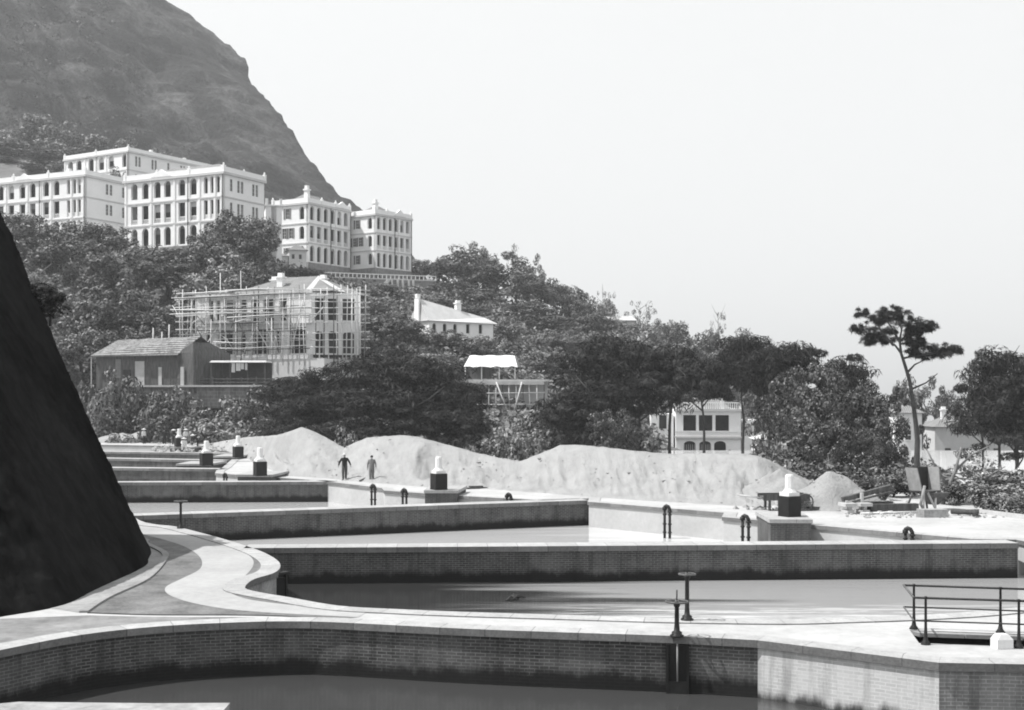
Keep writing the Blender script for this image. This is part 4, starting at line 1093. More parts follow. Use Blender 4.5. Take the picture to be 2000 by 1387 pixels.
# matting shelter on a scaffold platform
b0 = P(908, 738, 180)
t = thing('matting_shelter', 'bright white canvas roofed shelter on a bamboo staging', 'shelter', (b0.x, b0.y, b0.z), R(-6))
mb = MB(); n = 10
top = [(.4+6.4*k/n, 2.2, 3.2+.06*math.sin(k*1.7)) for k in range(n+1)]; bot = [(-.1+7.6*k/n, -.5, 1.55+.1*math.sin(k*2.3)) for k in range(n+1)]; bk = [(-.1+7.6*k/n, 5, 1.6) for k in range(n+1)]
for k in range(n):
    mb.face([bot[k],bot[k+1],top[k+1],top[k]]); mb.face([top[k],top[k+1],bk[k+1],bk[k]])
    lo_ = lambda p: (p[0],p[1],p[2]-.06)
    mb.face([lo_(bot[k+1]),lo_(bot[k]),lo_(top[k]),lo_(top[k+1])])
mb.build('canvas_roof', canvas_m, t)
for x in (.1, 2.4, 4.9, 7.1):
    mb = MB(); mb.tube([(x,-.3,-.2),(x,-.3,1.6)], .08, 5); mb.build('post', bamboo_m, t)
mb = MB(); mb.bx(.2,3.6,1.6,1.7,-.1,1.7); mb.build('screen', wood_m, t)
t = thing('bamboo_staging', 'bamboo staging with a plank deck below the white canvas shelter', 'staging', (b0.x, b0.y, b0.z), R(-6))
mb = MB(); mb.bx(-1.2,11.8,-1.2,4,-.55,-.25); mb.bx(-.8,11.3,-1.4,-1.21,-1.0,-.5); mb.build('deck', paleboard_m, t)
for k in range(13):
    x = -.4+k*.97
    mb = MB(); mb.tube([(x,-1.1+.3*(k%2),-5.4),(x+rs.uniform(-.2,.2),-1.1,-.56)], .09, 5); mb.build('upright_pole', bamboo_m if k % 3 else wood_m, t)
for x0, x1 in ((4.6,6.4),(8.2,7.0)):
    mb = MB(); mb.tube([(x0,-1.5,-.6),(x1,-1.5,-5.2)], .09, 5); mb.build('brace', bamboo_m, t)
for z in (-2.2,-3.8):
    mb = MB(); mb.tube([(-.6,-1.25,z),(11.4,-1.25,z+.1)], .07, 5); mb.build('rail', bamboo_m, t)
mb = MB(); mb.bx(4,11.5,1.5,1.8,-5.6,-.6); mb.build('back_wall', plaster2_m, t)

# far small houses on the ridge
b0 = P(1108, 628, 318); t = thing('ridge_house', 'long low pale roof on the wooded ridge against the sky', 'house', (b0.x, b0.y, b0.z), R(4))
mb = MB(); mb.bx(0,17,0,5,-4,.3); mb.build('wall', plaster2_m, t)
mb = MB(); mb.prism([(-.5,-.6),(17.5,-.6),(17.5,5.6),(-.5,5.6)], .303, 1.5, [(.5,2.2),(16.5,2.2),(16.5,2.8),(.5,2.8)]); mb.build('roof', pale_tile_m, t)
b0 = P(1038, 618, 300); t = thing('small_pavilion', 'tiny pale flat roofed pavilion in the dark trees of the ridge', 'pavilion', (b0.x, b0.y, b0.z), R(6))
mb = MB(); mb.bx(-.4,4.2,-.5,3.4,1.6,1.95); mb.build('roof', plaster_m, t)
for x in (.1, 1.9, 3.7):
    mb = MB(); mb.bx(x-.14,x+.14,-.2,.1,-1,1.597); mb.build('post', plaster_m, t)
mb = MB(); mb.bx(0,3.8,2.6,2.9,-1,1.59); mb.build('back_wall', inner_m, t)

# balconied villa behind the long sand bank
b0 = P(1320, 893, 190); z0 = b0.z
Wv = X(1438,190)-X(1320,190)+.6
t = thing('veranda_villa', 'white two storey villa with columned balcony and arches, behind the long sand bank', 'house', (b0.x, b0.y, z0), R(-4))
f1 = 2.95; f2 = 7.0; S = Wv/122
mb = MB()
panel(mb, 0, Wv, -1.5, f1, [((1346-1320)*S,1.75,-.4,2.4,.6),((1375-1320)*S,1.75,-.4,2.4,.6),((1403-1320)*S,1.75,-.4,2.4,.6),((1329-1320)*S,.3,.2,1.1,0),((1421-1320)*S,.4,.2,1.1,0)], .45); mb.build('ground_floor_wall', plaster_m, t)
mb = MB(); panel(mb, 0, Wv, f1, f2, [((1346-1320)*S,1.9,f1+.85,f2-.75,0),((1376-1320)*S,2.0,f1+.85,f2-.75,0),((1407-1320)*S,2.0,f1+.85,f2-.75,0)], .45); mb.build('upper_floor_wall', plaster_m, t)
mb = MB(); mb.bx(-.25,Wv+.25,-.3,-.003,f2-.2,f2+.15); mb.bx(-.2,Wv+.2,-.5,-.003,f1-.12,f1+.16); mb.build('cornice', plaster2_m, t)
mb = MB(); mb.bx(-.2,Wv+.2,-.45,-.3,f1+.85,f1+.97)
for k in range(34): mb.bx(-.1+k*Wv/33-.05,-.1+k*Wv/33+.05,-.43,-.32,f1+.163,f1+.847)
mb.build('balustrade', plaster_m, t)
mb = MB(); mb.bx(0,Wv,.0,.25,f2+1.0,f2+1.15)
for k in range(30): mb.bx(.05+k*Wv/30-.06,.05+k*Wv/30+.06,.05,.2,f2+.153,f2+.997)
mb.build('roof_balustrade', plaster_m, t)
for x in (-.1, Wv*.28, Wv*.72, Wv+.1):
    mb = MB(); mb.bx(x-.25,x+.25,-.05,.4,f2+.16,f2+1.4); mb.lathe((x,.17,f2+1.4),[(.08,0),(.22,.15),(.2,.35),(.05,.5)],8); mb.build('finial', plaster_m, t)
mb = MB(); mb.bx(.3,Wv-.3,2.4,2.7,-1.5,f2); iw = mb.build('inner_wall', inner_m, t)
mb = MB(); mb.bx(.2,Wv-.2,.46,2.39,f1-.2,f1+.1); mb.bx(0,Wv,.46,9,f2-.2,f2+.1); mb.bx(0,.3,.46,9,-1.5,f2-.21); mb.bx(Wv-.3,Wv,.46,9,-1.5,f2-.21); mb.build('side_wall', plaster_m, t)
mb = MB(); mb.bx(-3.6,-.26,1.5,8,-1.5,f2-.6); mb.build('side_wing', plaster_m, t)
for z0_, z1_ in ((-.4,1.4),(4.2,6.2)):
    mb = MB(); mb.bx(-2.4,-1.3,1.44,1.497,z0_,z1_); mb.build('window', glass_m, t)
mb = MB(); mb.bx(Wv+.3,Wv+4.4,.6,8,-1.5,f2-1.5); mb.build('side_wing', plaster_m, t)
mb = MB(); mb.bx(Wv+2.0,Wv+3.0,.54,.597,3.6,5.4); mb.build('window', glass_m, t)
mb = MB(); hip_roof(mb, 2, Wv-1, 3, 9, f2+.15, 2.2, .1); mb.build('roof', tile_m, t)
for x in (1346,1375):
    mb = MB(); c = (x-1320)*S
    for k in range(6): mb.bx(c-.8+k*.3,c-.74+k*.3,.2,.26,-.4,1.9)
    mb.bx(c-.86,c+.86,.2,.26,.95,1.02); mb.build('window_frame', plaster2_m, t)

# houses at the right
def small_house(label, px, py, D, rz, W, Dp, h, rh, wins, wm, rm, arch=None, chim=()):
    b0 = P(px, py, D); t = thing('house', label, 'house', (b0.x, b0.y, b0.z), rz)
    mb = MB()
    if arch: panel(mb, 0, W, -1, h, arch, .4)
    else: mb.bx(0, W, 0, .4, -1, h)
    mb.bx(0,.4,.41,Dp,-1,h); mb.bx(W-.4,W,.41,Dp,-1,h); mb.bx(.41,W-.41,Dp-.4,Dp,-1,h); mb.build('wall', wm, t)
    if arch: mb = MB(); mb.bx(.42,W-.42,1.7,1.9,-1,h-.05); mb.build('inner_wall', inner_m, t)
    mb = MB(); hip_roof(mb, 0, W, 0, Dp, h+.003, rh, .45); r_ = mb.build('roof', rm, t)
    for x, z0_, w, z1_ in wins:
        mb = MB(); mb.bx(x-w/2,x+w/2,-.06,-.003,z0_,z1_); w_ = mb.build('window', glass_m, t)
        mb = MB(); mb.bx(x-w/2,x+w/2,-.11,-.063,(z0_+z1_)/2-.05,(z0_+z1_)/2+.05); mb.bx(x-w/2-.1,x+w/2+.1,-.16,-.063,z0_-.12,z0_-.003); mb.build('sill', plaster_m, w_)
    for x, y in chim: chimney(r_, x, y, h+rh*.4, 2.2, .8)
    return t
small_house('grey two storey house with tiled roof behind the slender pine at the right', 1826, 918, 205, R(-6), 12, 9, 6.9, 2.6, [(2.0,2.2,.9,3.5),(6,2.2,.9,3.5),(9.5,2.2,.9,3.5)], plaster2_m, tile_m, chim=[(2.2,4),(6.5,4)])
small_house('low house with broad pale tiled hip roof in front of the grey two storey house', 1812, 952, 165, R(-8), 9.0, 7, 1.4, 3.2, [(2,.0,.7,1)], plaster_m, tile_m, chim=[(6.0,3)])
small_house('white arcaded outbuilding with two dark arches behind the concrete hopper', 1822, 968, 140, R(-5), 6.0, 5, 2.0, 1.0, [], plaster_m, pale_tile_m, arch=[(1.5,1.0,-.9,1.4,1),(4.2,1.0,-.9,1.4,1)])
small_house('pale gable glimpsed behind the dark glossy trees left of the slender pine', 1752, 888, 190, R(-5), 3.6, 6, 6.2, 1.2, [(1.6,2.2,.8,3.6)], plaster_m, tile_m)
small_house('white fronted house with grey roof half hidden between the villa and the glossy trees', 1478, 905, 170, R(-4), 5.2, 6, 3.2, .9, [(1.4,.8,.8,2.0),(3.6,.8,.8,2.0)], plaster_m, pale_tile_m)
# ================================================================== trees
def leaf_quads(rng, clumps, n_per, leaf, aspect=.5, up=.25):
    """numpy: leaf faces spread through the volume of each clump"""
    V = []; 
    for (c, r) in clumps:
        c = np.array(c); r = np.array(r); n = max(4, int(n_per*rng.uniform(.7, 1.3)))
        d = rng.normal(size=(n,3)); d /= np.linalg.norm(d, axis=1)[:,None]
        rad = rng.uniform(.4, 1.06, size=(n,1))**.5
        p = c + d*r*rad
        nrm = d + rng.normal(size=(n,3))*.38 + np.array([0,0,up]); nrm /= np.linalg.norm(nrm, axis=1)[:,None]
        tg = np.cross(nrm, rng.normal(size=(n,3))); tg /= np.linalg.norm(tg, axis=1)[:,None]+1e-9
        bt = np.cross(nrm, tg)
        s = leaf*rng.uniform(.55, 1.35, size=(n,1)); w = s*aspect
        q = np.stack([p-tg*s, p-bt*w+nrm*s*.12, p+tg*s, p+bt*w+nrm*s*.12], 1)
        V.append(q.reshape(-1,3))
    V = np.concatenate(V); n = len(V)//4
    return V, np.arange(n*4).reshape(-1,4)
def mesh_np(name, V, Fc, mat):
    me = bpy.data.meshes.new(name); n = len(Fc)
    me.vertices.add(len(V)); me.vertices.foreach_set('co', V.astype(np.float32).ravel())
    me.loops.add(n*4); me.loops.foreach_set('vertex_index', Fc.astype(np.int32).ravel())
    me.polygons.add(n); me.polygons.foreach_set('loop_start', np.arange(0, n*4, 4, dtype=np.int32))
    me.update(calc_edges=True); me.materials.append(mat); return me
def broad_clumps(rng, n, cz=.62, rx=.42, rz=.34, r0=.10, r1=.17, flat=.8):
    out = []
    lob = [(rng.uniform(-.22,.22), rng.uniform(-.22,.22), cz+rng.uniform(-.12,.14), rng.uniform(.5,.85)) for _ in range(5)]
    for k in range(n):
        L = lob[k % 5]; d = rng.normal(size=3); d /= np.linalg.norm(d); s = L[3]*rng.uniform(.55, 1)
        r = rng.uniform(r0, r1)
        out.append(((L[0]+d[0]*rx*s, L[1]+d[1]*rx*s, max(.16, L[2]+d[2]*rz*s)), (r, r, r*flat)))
    return out
def pine_clumps(rng, n, z0=.5, z1=.98, spread=.5):
    out = []
    for k in range(n):
        z = rng.uniform(z0, z1); f = 1-((z-z0)/(z1-z0))**1.6*.55
        a = rng.uniform(0, 6.283); rr = spread*f*rng.uniform(.15, 1)
        r = rng.uniform(.05, .13)
        out.append(((rr*math.cos(a), rr*math.sin(a), z), (r*1.35, r*1.35, r*.42)))
    return out
def trunk_mesh(name, mat, seed, h=.7, r=.022, limbs=6, lean=.05, zl=.3, reach=.35):
    rg = random.Random(seed); mb = MB()
    p = [(0,0,-.06)]; 
    for k in range(1, 7): p.append((lean*k/6+rg.uniform(-.012,.012), rg.uniform(-.012,.012)*k/2, h*k/6))
    mb.tube(p, [r*1.25, r*1.05, r*.95, r*.85, r*.7, r*.55, r*.3], 7)
    for i in range(limbs):
        z = zl + (h-zl)*i/limbs; a = i*2.4+rg.random(); L = reach*rg.uniform(.6, 1)
        b = Vector((lean*z/h, 0, z)); e = b + Vector((math.cos(a)*L, math.sin(a)*L, L*rg.uniform(.35,.8)))
        mb.tube([b, b.lerp(e,.5)+Vector((0,0,-.02)), e], [r*.5, r*.36, r*.14], 5)
    o = mb.build(name, mat); me = o.data; bpy.data.objects.remove(o); return me
PROTO = {}
def proto(key, crown_mat, clumps, n_per, leaf, aspect, seed, tm, up=.25, **tk):
    rng = np.random.default_rng(seed)
    V, Fc = leaf_quads(rng, clumps(rng), n_per, leaf, aspect, up)
    PROTO[key] = (mesh_np('crown', V, Fc, crown_mat), trunk_mesh('trunk', tm, seed, **tk))
for i in range(3):
    proto(f'far{i}', mid_leaf_m, lambda r: broad_clumps(r, 52, cz=.54, rz=.42, r0=.07, r1=.13), 110, .021, .6, 10+i, bark_m)
    proto(f'fard{i}', dark_leaf_m, lambda r: broad_clumps(r, 52, cz=.54, rz=.42, r0=.07, r1=.13), 110, .021, .6, 20+i, bark_m)
    proto(f'farp{i}', pale_leaf_m, lambda r: broad_clumps(r, 36, cz=.54, rz=.42, r0=.07, r1=.13), 80, .024, .6, 30+i, palebark_m)
    proto(f'pine{i}', pine_m, lambda r: pine_clumps(r, 50, .4, .97, .48), 170, .026, .15, 40+i, bark_m, up=.6, h=.85, r=.02, limbs=9, zl=.35)
    proto(f'pinehi{i}', pine_m, lambda r: pine_clumps(r, 46, .72, .98, .46), 230, .028, .14, 140+i, bark_m, up=.6, h=.9, r=.016, limbs=8, zl=.62)
    proto(f'pineair{i}', pine_m, lambda r: pine_clumps(r, 70, .5, .98, .5), 90, .03, .14, 240+i, bark_m, up=.6, h=.9, r=.014, limbs=11, zl=.4, reach=.42)
    proto(f'glossy{i}', gloss_leaf_m, lambda r: broad_clumps(r, 66, r0=.045, r1=.11, cz=.56, rz=.42), 230, .0125, .65, 50+i, bark_m, h=.65, r=.02)
    proto(f'bush{i}', mid_leaf_m, lambda r: broad_clumps(r, 30, cz=.46, rz=.42, rx=.4, r0=.12, r1=.2), 90, .034, .6, 60+i, bark_m, h=.5, r=.025, limbs=7, zl=.1)
    proto(f'bushp{i}', pale_leaf_m, lambda r: broad_clumps(r, 30, cz=.46, rz=.42, rx=.4, r0=.1, r1=.18), 90, .034, .6, 70+i, palebark_m, h=.5, r=.025, limbs=7, zl=.1)
    proto(f'bushd{i}', dark_leaf_m, lambda r: broad_clumps(r, 32, cz=.46, rz=.42, rx=.4, r0=.12, r1=.2), 100, .034, .6, 80+i, bark_m, h=.5, r=.025, limbs=7, zl=.1)
proto('bare0', pale_leaf_m, lambda r: broad_clumps(r, 20, r0=.05, r1=.1, cz=.7), 26, .022, .5, 91, palebark_m, h=.9, r=.014, limbs=12, reach=.3)
proto('bare1', pale_leaf_m, lambda r: broad_clumps(r, 24, r0=.05, r1=.1, cz=.7), 26, .022, .5, 92, palebark_m, h=.9, r=.014, limbs=12, reach=.3)
ctr = {}
def tree(kind, px, ytop, D, wpx, label, name='tree', group=None, base=None, yaw=None):
    keys = [k for k in PROTO if k.rstrip('0123456789') == kind]
    i = ctr.get(kind, 0); ctr[kind] = i+1; key = keys[i % len(keys)]
    x = X(px, D); zg = ground(x, D) - .3 if base is None else base
    h = max(1.5, Zat(ytop, D) - zg)
    # the crown of a prototype is about .95 high and .92 wide
    w = wpx/F*D/.95*{'far':1.3,'fard':1.3,'farp':1.25,'pine':1.5,'pinehi':1.35,'pineair':1.3,'glossy':1.2,'bare':1.1}.get(kind, 1.25)
    w = max(w, h*(.34 if kind in ('bare','pinehi','pineair') else .5))
    t = thing(name, label, 'bush' if 'bush' in name else 'tree', (x, D, zg), (i*2.399) % 6.283 if yaw is None else yaw, group)
    t.scale = (w, w, h/.98)
    for nm, me in zip(('crown', 'trunk'), PROTO[key]):
        o = bpy.data.objects.new(nm, me); C.objects.link(o); o.parent = t
    return t
ORD = ['first','second','third','fourth','fifth','sixth','seventh','eighth','ninth','tenth','eleventh','twelfth','thirteenth','fourteenth','fifteenth','sixteenth','seventeenth','eighteenth','nineteenth','twentieth','twenty-first','twenty-second']
def grove(where, items, group, name='tree', base=None):
    items = sorted(items, key=lambda q: q[1])
    word = {'far':'mid grey leafy','fard':'dark leafy','farp':'pale leafy','pine':'dark flat-topped','pinehi':'dark high-crowned','pineair':'open airy','glossy':'glossy leaved','bush':'rounded grey','bushd':'dark rounded','bushp':'pale rounded','bare':'thin nearly bare'}
    for n, (kind, px, yt, D, w) in enumerate(items):
        nm = name if name != 'tree' else ('pine_tree' if kind.startswith('pine') else 'tree')
        noun = {'pine_tree':'pine','tree':'tree','bush':'bush'}[nm]
        tree(kind, px, yt, D, w, f"{word[kind]} {noun} {where}, {ORD[n]} from left", nm, group, base)

grove('on the slope below the arcaded blocks', [
    ('far',45,405,232,130),('fard',110,440,215,120),('far',185,425,228,120),('fard',232,470,205,130),('far',290,470,222,120),('fard',330,500,212,130),
    ('far',372,480,225,110),('far',415,440,222,100),('fard',455,405,236,125),('far',500,415,242,90),('farp',395,500,205,120),('far',470,480,212,110),('fard',70,520,195,120),('farp',60,500,205,90),
    ('farp',140,545,190,110),('fard',205,545,193,130),('far',275,560,195,120),('fard',320,570,192,110),('far',160,610,182,110),('fard',225,620,184,110),('fard',290,620,186,100),('far',120,640,178,90)], 'trees on the left slope')
grove('behind the scaffolded house', [('fard',560,520,250,110),('fard',640,575,236,70),('far',600,545,262,80),('fard',690,560,250,90),('far',735,575,235,80),('fard',760,545,262,60)], 'trees behind the scaffolded house')
grove('round the pale roofed bungalow', [
    ('fard',730,610,205,90),('far',765,600,212,80),('fard',800,610,200,90),('far',830,635,206,70),('far',700,640,196,60),('fard',850,575,262,80),('fard',915,585,262,90),('far',975,610,240,80),
    ('fard',880,645,208,80),('far',930,650,206,70),('fard',780,655,186,90),('far',850,680,184,90),('fard',900,690,190,70),('farp',965,640,215,50)], 'trees round the bungalow')
grove('on the ridge right of the blocks', [
    ('far',820,500,335,60),('fard',858,500,325,60),('far',900,470,322,110),('farp',945,460,330,70),('fard',960,490,318,110),('far',1010,505,316,90),('farp',1035,490,325,50),('fard',1055,530,312,90),('far',1095,545,316,80),
    ('fard',1130,565,312,60),('farp',1165,570,322,50),('farp',1195,575,322,50),('fard',1150,600,300,80),('farp',1230,600,322,50),('far',1210,615,300,70),('farp',1275,605,318,60),('bare',1000,480,330,40),('bare',1180,560,330,50),('bare',1250,590,325,60),('fard',880,545,300,90),('fard',940,560,292,100),('fard',1020,580,290,90)], 'trees on the ridge')
grove('in the middle grey wood', [
    ('far',990,640,262,80),('farp',1040,640,250,60),('far',1085,640,262,90),('far',1130,650,262,80),('fard',1080,610,285,90),('far',1180,640,262,80),('far',1230,640,258,90),('far',1280,630,262,90),('far',1310,618,285,70),
    ('fard',1385,625,285,70),('far',1445,628,285,90),('far',1350,655,255,100),('farp',1420,650,262,90),('far',1490,670,255,80),('far',1070,680,222,90),('fard',1130,690,225,90),('farp',1025,690,215,60),('farp',1035,720,200,50)], 'trees of the grey wood')
grove('of the clump behind the left mounds', [
    ('pine',560,735,142,120),('pine',640,715,136,150),('pineair',720,700,132,160),('pine',790,700,128,160),('pineair',860,712,126,170),('pineair',895,770,120,90),('pine',900,752,124,95),('pine',690,760,120,140),('pine',800,760,118,150),('pine',600,775,128,120),('pine',880,800,116,110)], 'pines behind the sand mounds')
grove('in front of the villa', [
    ('pine',1140,742,130,120),('pine',1108,778,122,80),('pine',1150,690,134,140),('pineair',1200,660,138,140),('pinehi',1305,690,134,150),('pinehi',1378,712,128,130),('pineair',1255,672,136,140),('pine',1170,740,122,130),('pine',1185,750,124,110),('pinehi',1450,668,140,130),('pinehi',1490,690,136,110)], 'pines before the villa')
grove('in the tall dark mass right of the villa', [
    ('glossy',1560,700,112,150),('pine',1560,675,130,130),('glossy',1630,720,108,150),('pine',1640,690,126,140),('glossy',1690,735,104,150),('glossy',1735,745,108,110),('glossy',1600,790,100,130),('glossy',1680,810,98,120),('glossy',1540,800,104,100),('fard',1500,720,160,90)], 'trees right of the villa')
grove('at the right edge of the photo', [
    ('pineair',1915,715,112,120),('pineair',1955,688,110,150),('pineair',2005,700,108,150),('pineair',1985,735,104,120),('fard',1840,735,260,60),('pine',1985,760,104,120),('far',1760,720,200,80)], 'pines at the right edge')
# shrubs
grove('on the bank below the long shed', [
    ('bushd',170,720,166,60),('bush',205,728,163,50),('bushd',262,735,162,60),('bush',345,742,160,60),('bushd',300,748,159,50),('bushd',235,718,164,80),('bush',205,760,158,70),('bushd',320,770,155,90),('bush',375,785,154,80),('bush',430,775,156,100),('bushd',480,770,158,90),('bushp',400,800,150,90),('bushp',440,800,148,100),
    ('bush',520,790,150,90),('bushd',290,795,151,70),('bushp',195,800,160,60),('bushp',240,835,152,80),('bush',500,745,165,70)], 'bushes on the left bank', 'bush')
grove('just behind the sand mounds', [
    ('bushp',985,820,112,80),('bush',1010,845,108,60),('bushd',960,850,112,70),('glossy',1205,795,112,110),('bushd',1255,835,112,80),('bush',1500,850,118,80),('bushd',1590,880,92,110),('bushd',1650,890,88,100),('bush',1545,860,100,90),('bushd',1710,895,86,90),('bushd',1780,880,96,100),
    ('bushd',1840,905,100,70),('bush',660,830,112,40),('bushp',1080,800,125,80),('bushp',1030,790,140,90)], 'bushes behind the mounds', 'bush')
grove('at the right edge beside the timber', [
    ('bushp',1900,935,66,70),('bushp',1950,905,66,110),('bush',2000,920,63,110),('bushp',2040,925,62,110),('bush',1920,965,61.5,60),('bushp',1975,960,60.5,90)], 'bushes at the right edge', 'bush', base=-.1)
grove('in the rubble behind the hopper', [('bushd',1700,942,69,60),('bushd',1745,930,70,70),('bush',1728,952,67.5,45),('bushd',1785,938,71,60),('bushp',1842,948,67,55),('bushd',1868,968,65,50),('bushd',1640,930,74,70),('bushd',1800,902,78,70),('bushd',1770,912,76,50),('bush',1825,922,75,50)], 'bushes among the rubble', 'bush', base=-.1)
grove('on the mountain foot', [
    ('bushp',20,230,430,70),('bush',80,215,440,80),('bush',140,240,430,70),('bushp',110,262,420,60),('bush',30,270,410,90),('bushd',80,290,400,90),('bush',190,258,440,60),('bush',250,270,430,60),('bushd',150,280,408,70),('bush',10,310,395,70),('bushd',60,318,380,70),('bush',110,315,385,40),('bush',300,290,425,50),('bush',215,328,345,50),('bush',285,335,330,60)], 'bushes on the mountain foot', 'bush')
PROTO['darkbush0'] = (PROTO['bushd1'][0].copy(), PROTO['bushd1'][1]); PROTO['darkbush0'][0].materials[0] = pine_m
tree('darkbush', 98, 545, 47.5, 74, 'dark bush sticking out of the edge of the black slope', 'bush', None, Zat(632,47.5))
# distant sprig on the skyline
tree('bare', 1402, 600, 300, 40, 'faint thin bare treetop standing above the grey wood skyline', 'tree', None)

# the slender leaning pine on the right, built limb by limb
D0 = 92.0
def at(px, py, dy=0.0): return P(px, py, D0) + Vector((0, dy, 0))
t = thing('pine_tree', 'tall slender pine with a windswept two tier crown standing alone at the right', 'tree', at(1793, 925)[:])
org = at(1793, 925)
loc_ = lambda p: p - org
mb = MB()
tr = [(1793,935),(1791,900),(1792,860),(1789,830),(1784,790),(1777,745),(1768,715),(1760,690),(1757,665),(1762,640)]
mb.tube([loc_(at(*q)) for q in tr], [.26,.21,.19,.17,.15,.13,.115,.1,.08,.045], 9)
limbs = [[(1760,690),(1745,675),(1730,668),(1715,662)],[(1757,668),(1775,650),(1795,640)],[(1772,728),(1790,712),(1812,703)],[(1781,760),(1805,748),(1824,730)],[(1764,700),(1790,694),(1830,690),(1855,688)],[(1758,670),(1745,640),(1735,620)],[(1745,675),(1720,650),(1705,630)],[(1757,672),(1785,668),(1810,662)]]
for k, L in enumerate(limbs):
    mb.tube([loc_(at(q[0],q[1],(k%3-1)*.4*i)) for i, q in enumerate(L)], np.linspace(.09,.03,len(L)).tolist(), 6)
mb.build('trunk', bark_m, t)
pads = [(1690,608,9),(1683,640,10),(1692,660,12),(1712,650,14),(1702,625,12),(1720,622,13),(1735,608,11),(1740,635,16),(1760,612,13),(1765,636,16),(1786,632,14),(1800,645,14),(1815,636,10),(1778,652,14),(1750,655,14),(1726,664,10),(1700,668,7),
        (1790,678,10),(1808,680,14),(1830,684,14),(1850,686,13),(1864,683,9),(1785,692,8),(1815,695,8),(1838,690,10),(1775,670,7),(1795,665,7),(1815,640,8)]
rg = np.random.default_rng(77); cl = []
for px, py, r in pads:
    c = loc_(at(px, py, rg.uniform(-1.6, 1.6))); rr = r/F*D0
    for s in range(13):
        q = rg.uniform(.2, .5)*rr
        cl.append(((c.x+rg.uniform(-1.3,1.3)*rr, c.y+rg.uniform(-1,1)*rr, c.z+rg.uniform(-.85,.8)*rr), (q*1.25, q*1.25, q*.7)))
V, Fc = leaf_quads(rg, cl, 52, .27, .07, .9)
o = bpy.data.objects.new('crown', mesh_np('crown', V, Fc, pine_m)); C.objects.link(o); o.parent = t

# undergrowth over the hillside
rg = np.random.default_rng(3); cl = []
for k in range(9000):
    D = rg.uniform(112, 345); px = rg.uniform(-120, 2100)
    x = X(px, D)
    if in_deck(x, D) or (1285 < px < 1500 and 95 < D < 192) or (1790 < px < 1920 and D < 170): continue
    cl.append((x, D, rg.uniform(.8, 2.2)*(D/200)))
zz = heights(np.array([(c[0], c[1]) for c in cl]))
keep = []
for c, z in zip(cl, zz):
    r = c[2]; 
    if 28 < z < 40 and c[1] > 245 and -85 < c[0] < -15 and 1: r *= .6
    keep.append(((c[0], c[1], z+r*.35), (r*1.3, r*1.3, r*.8)))
V, Fc = leaf_quads(rg, keep, 24, .42, .6, .5)
o = bpy.data.objects.new('undergrowth', mesh_np('undergrowth', V, Fc, under_m)); C.objects.link(o); o['kind'] = 'stuff'
# scrub on the mountain: small tufts that roughen slope and skyline
mo = bpy.data.objects['mountain'].data; cl = []
vs = np.zeros(len(mo.vertices)*3); mo.vertices.foreach_get('co', vs); vs = vs.reshape(-1,3)
idx = rg.integers(0, len(vs), 16000); idx = idx[idx % 75 > 11]; 
keep = [((vs[i][0]+rg.uniform(-5,5), vs[i][1]+rg.uniform(-5,5), vs[i][2]+rg.uniform(-.6,.5)), (lambda r: (r*1.2, r*1.2, r*.8))(rg.uniform(.8, 2.0))) for i in idx]
V, Fc = leaf_quads(rg, keep, 12, .62, .7, .4)
o = bpy.data.objects.new('mountain_scrub', mesh_np('mountain_scrub', V, Fc, leaf_mat('scrub_leaves', .012, .07, .02))); C.objects.link(o); o['kind'] = 'stuff'

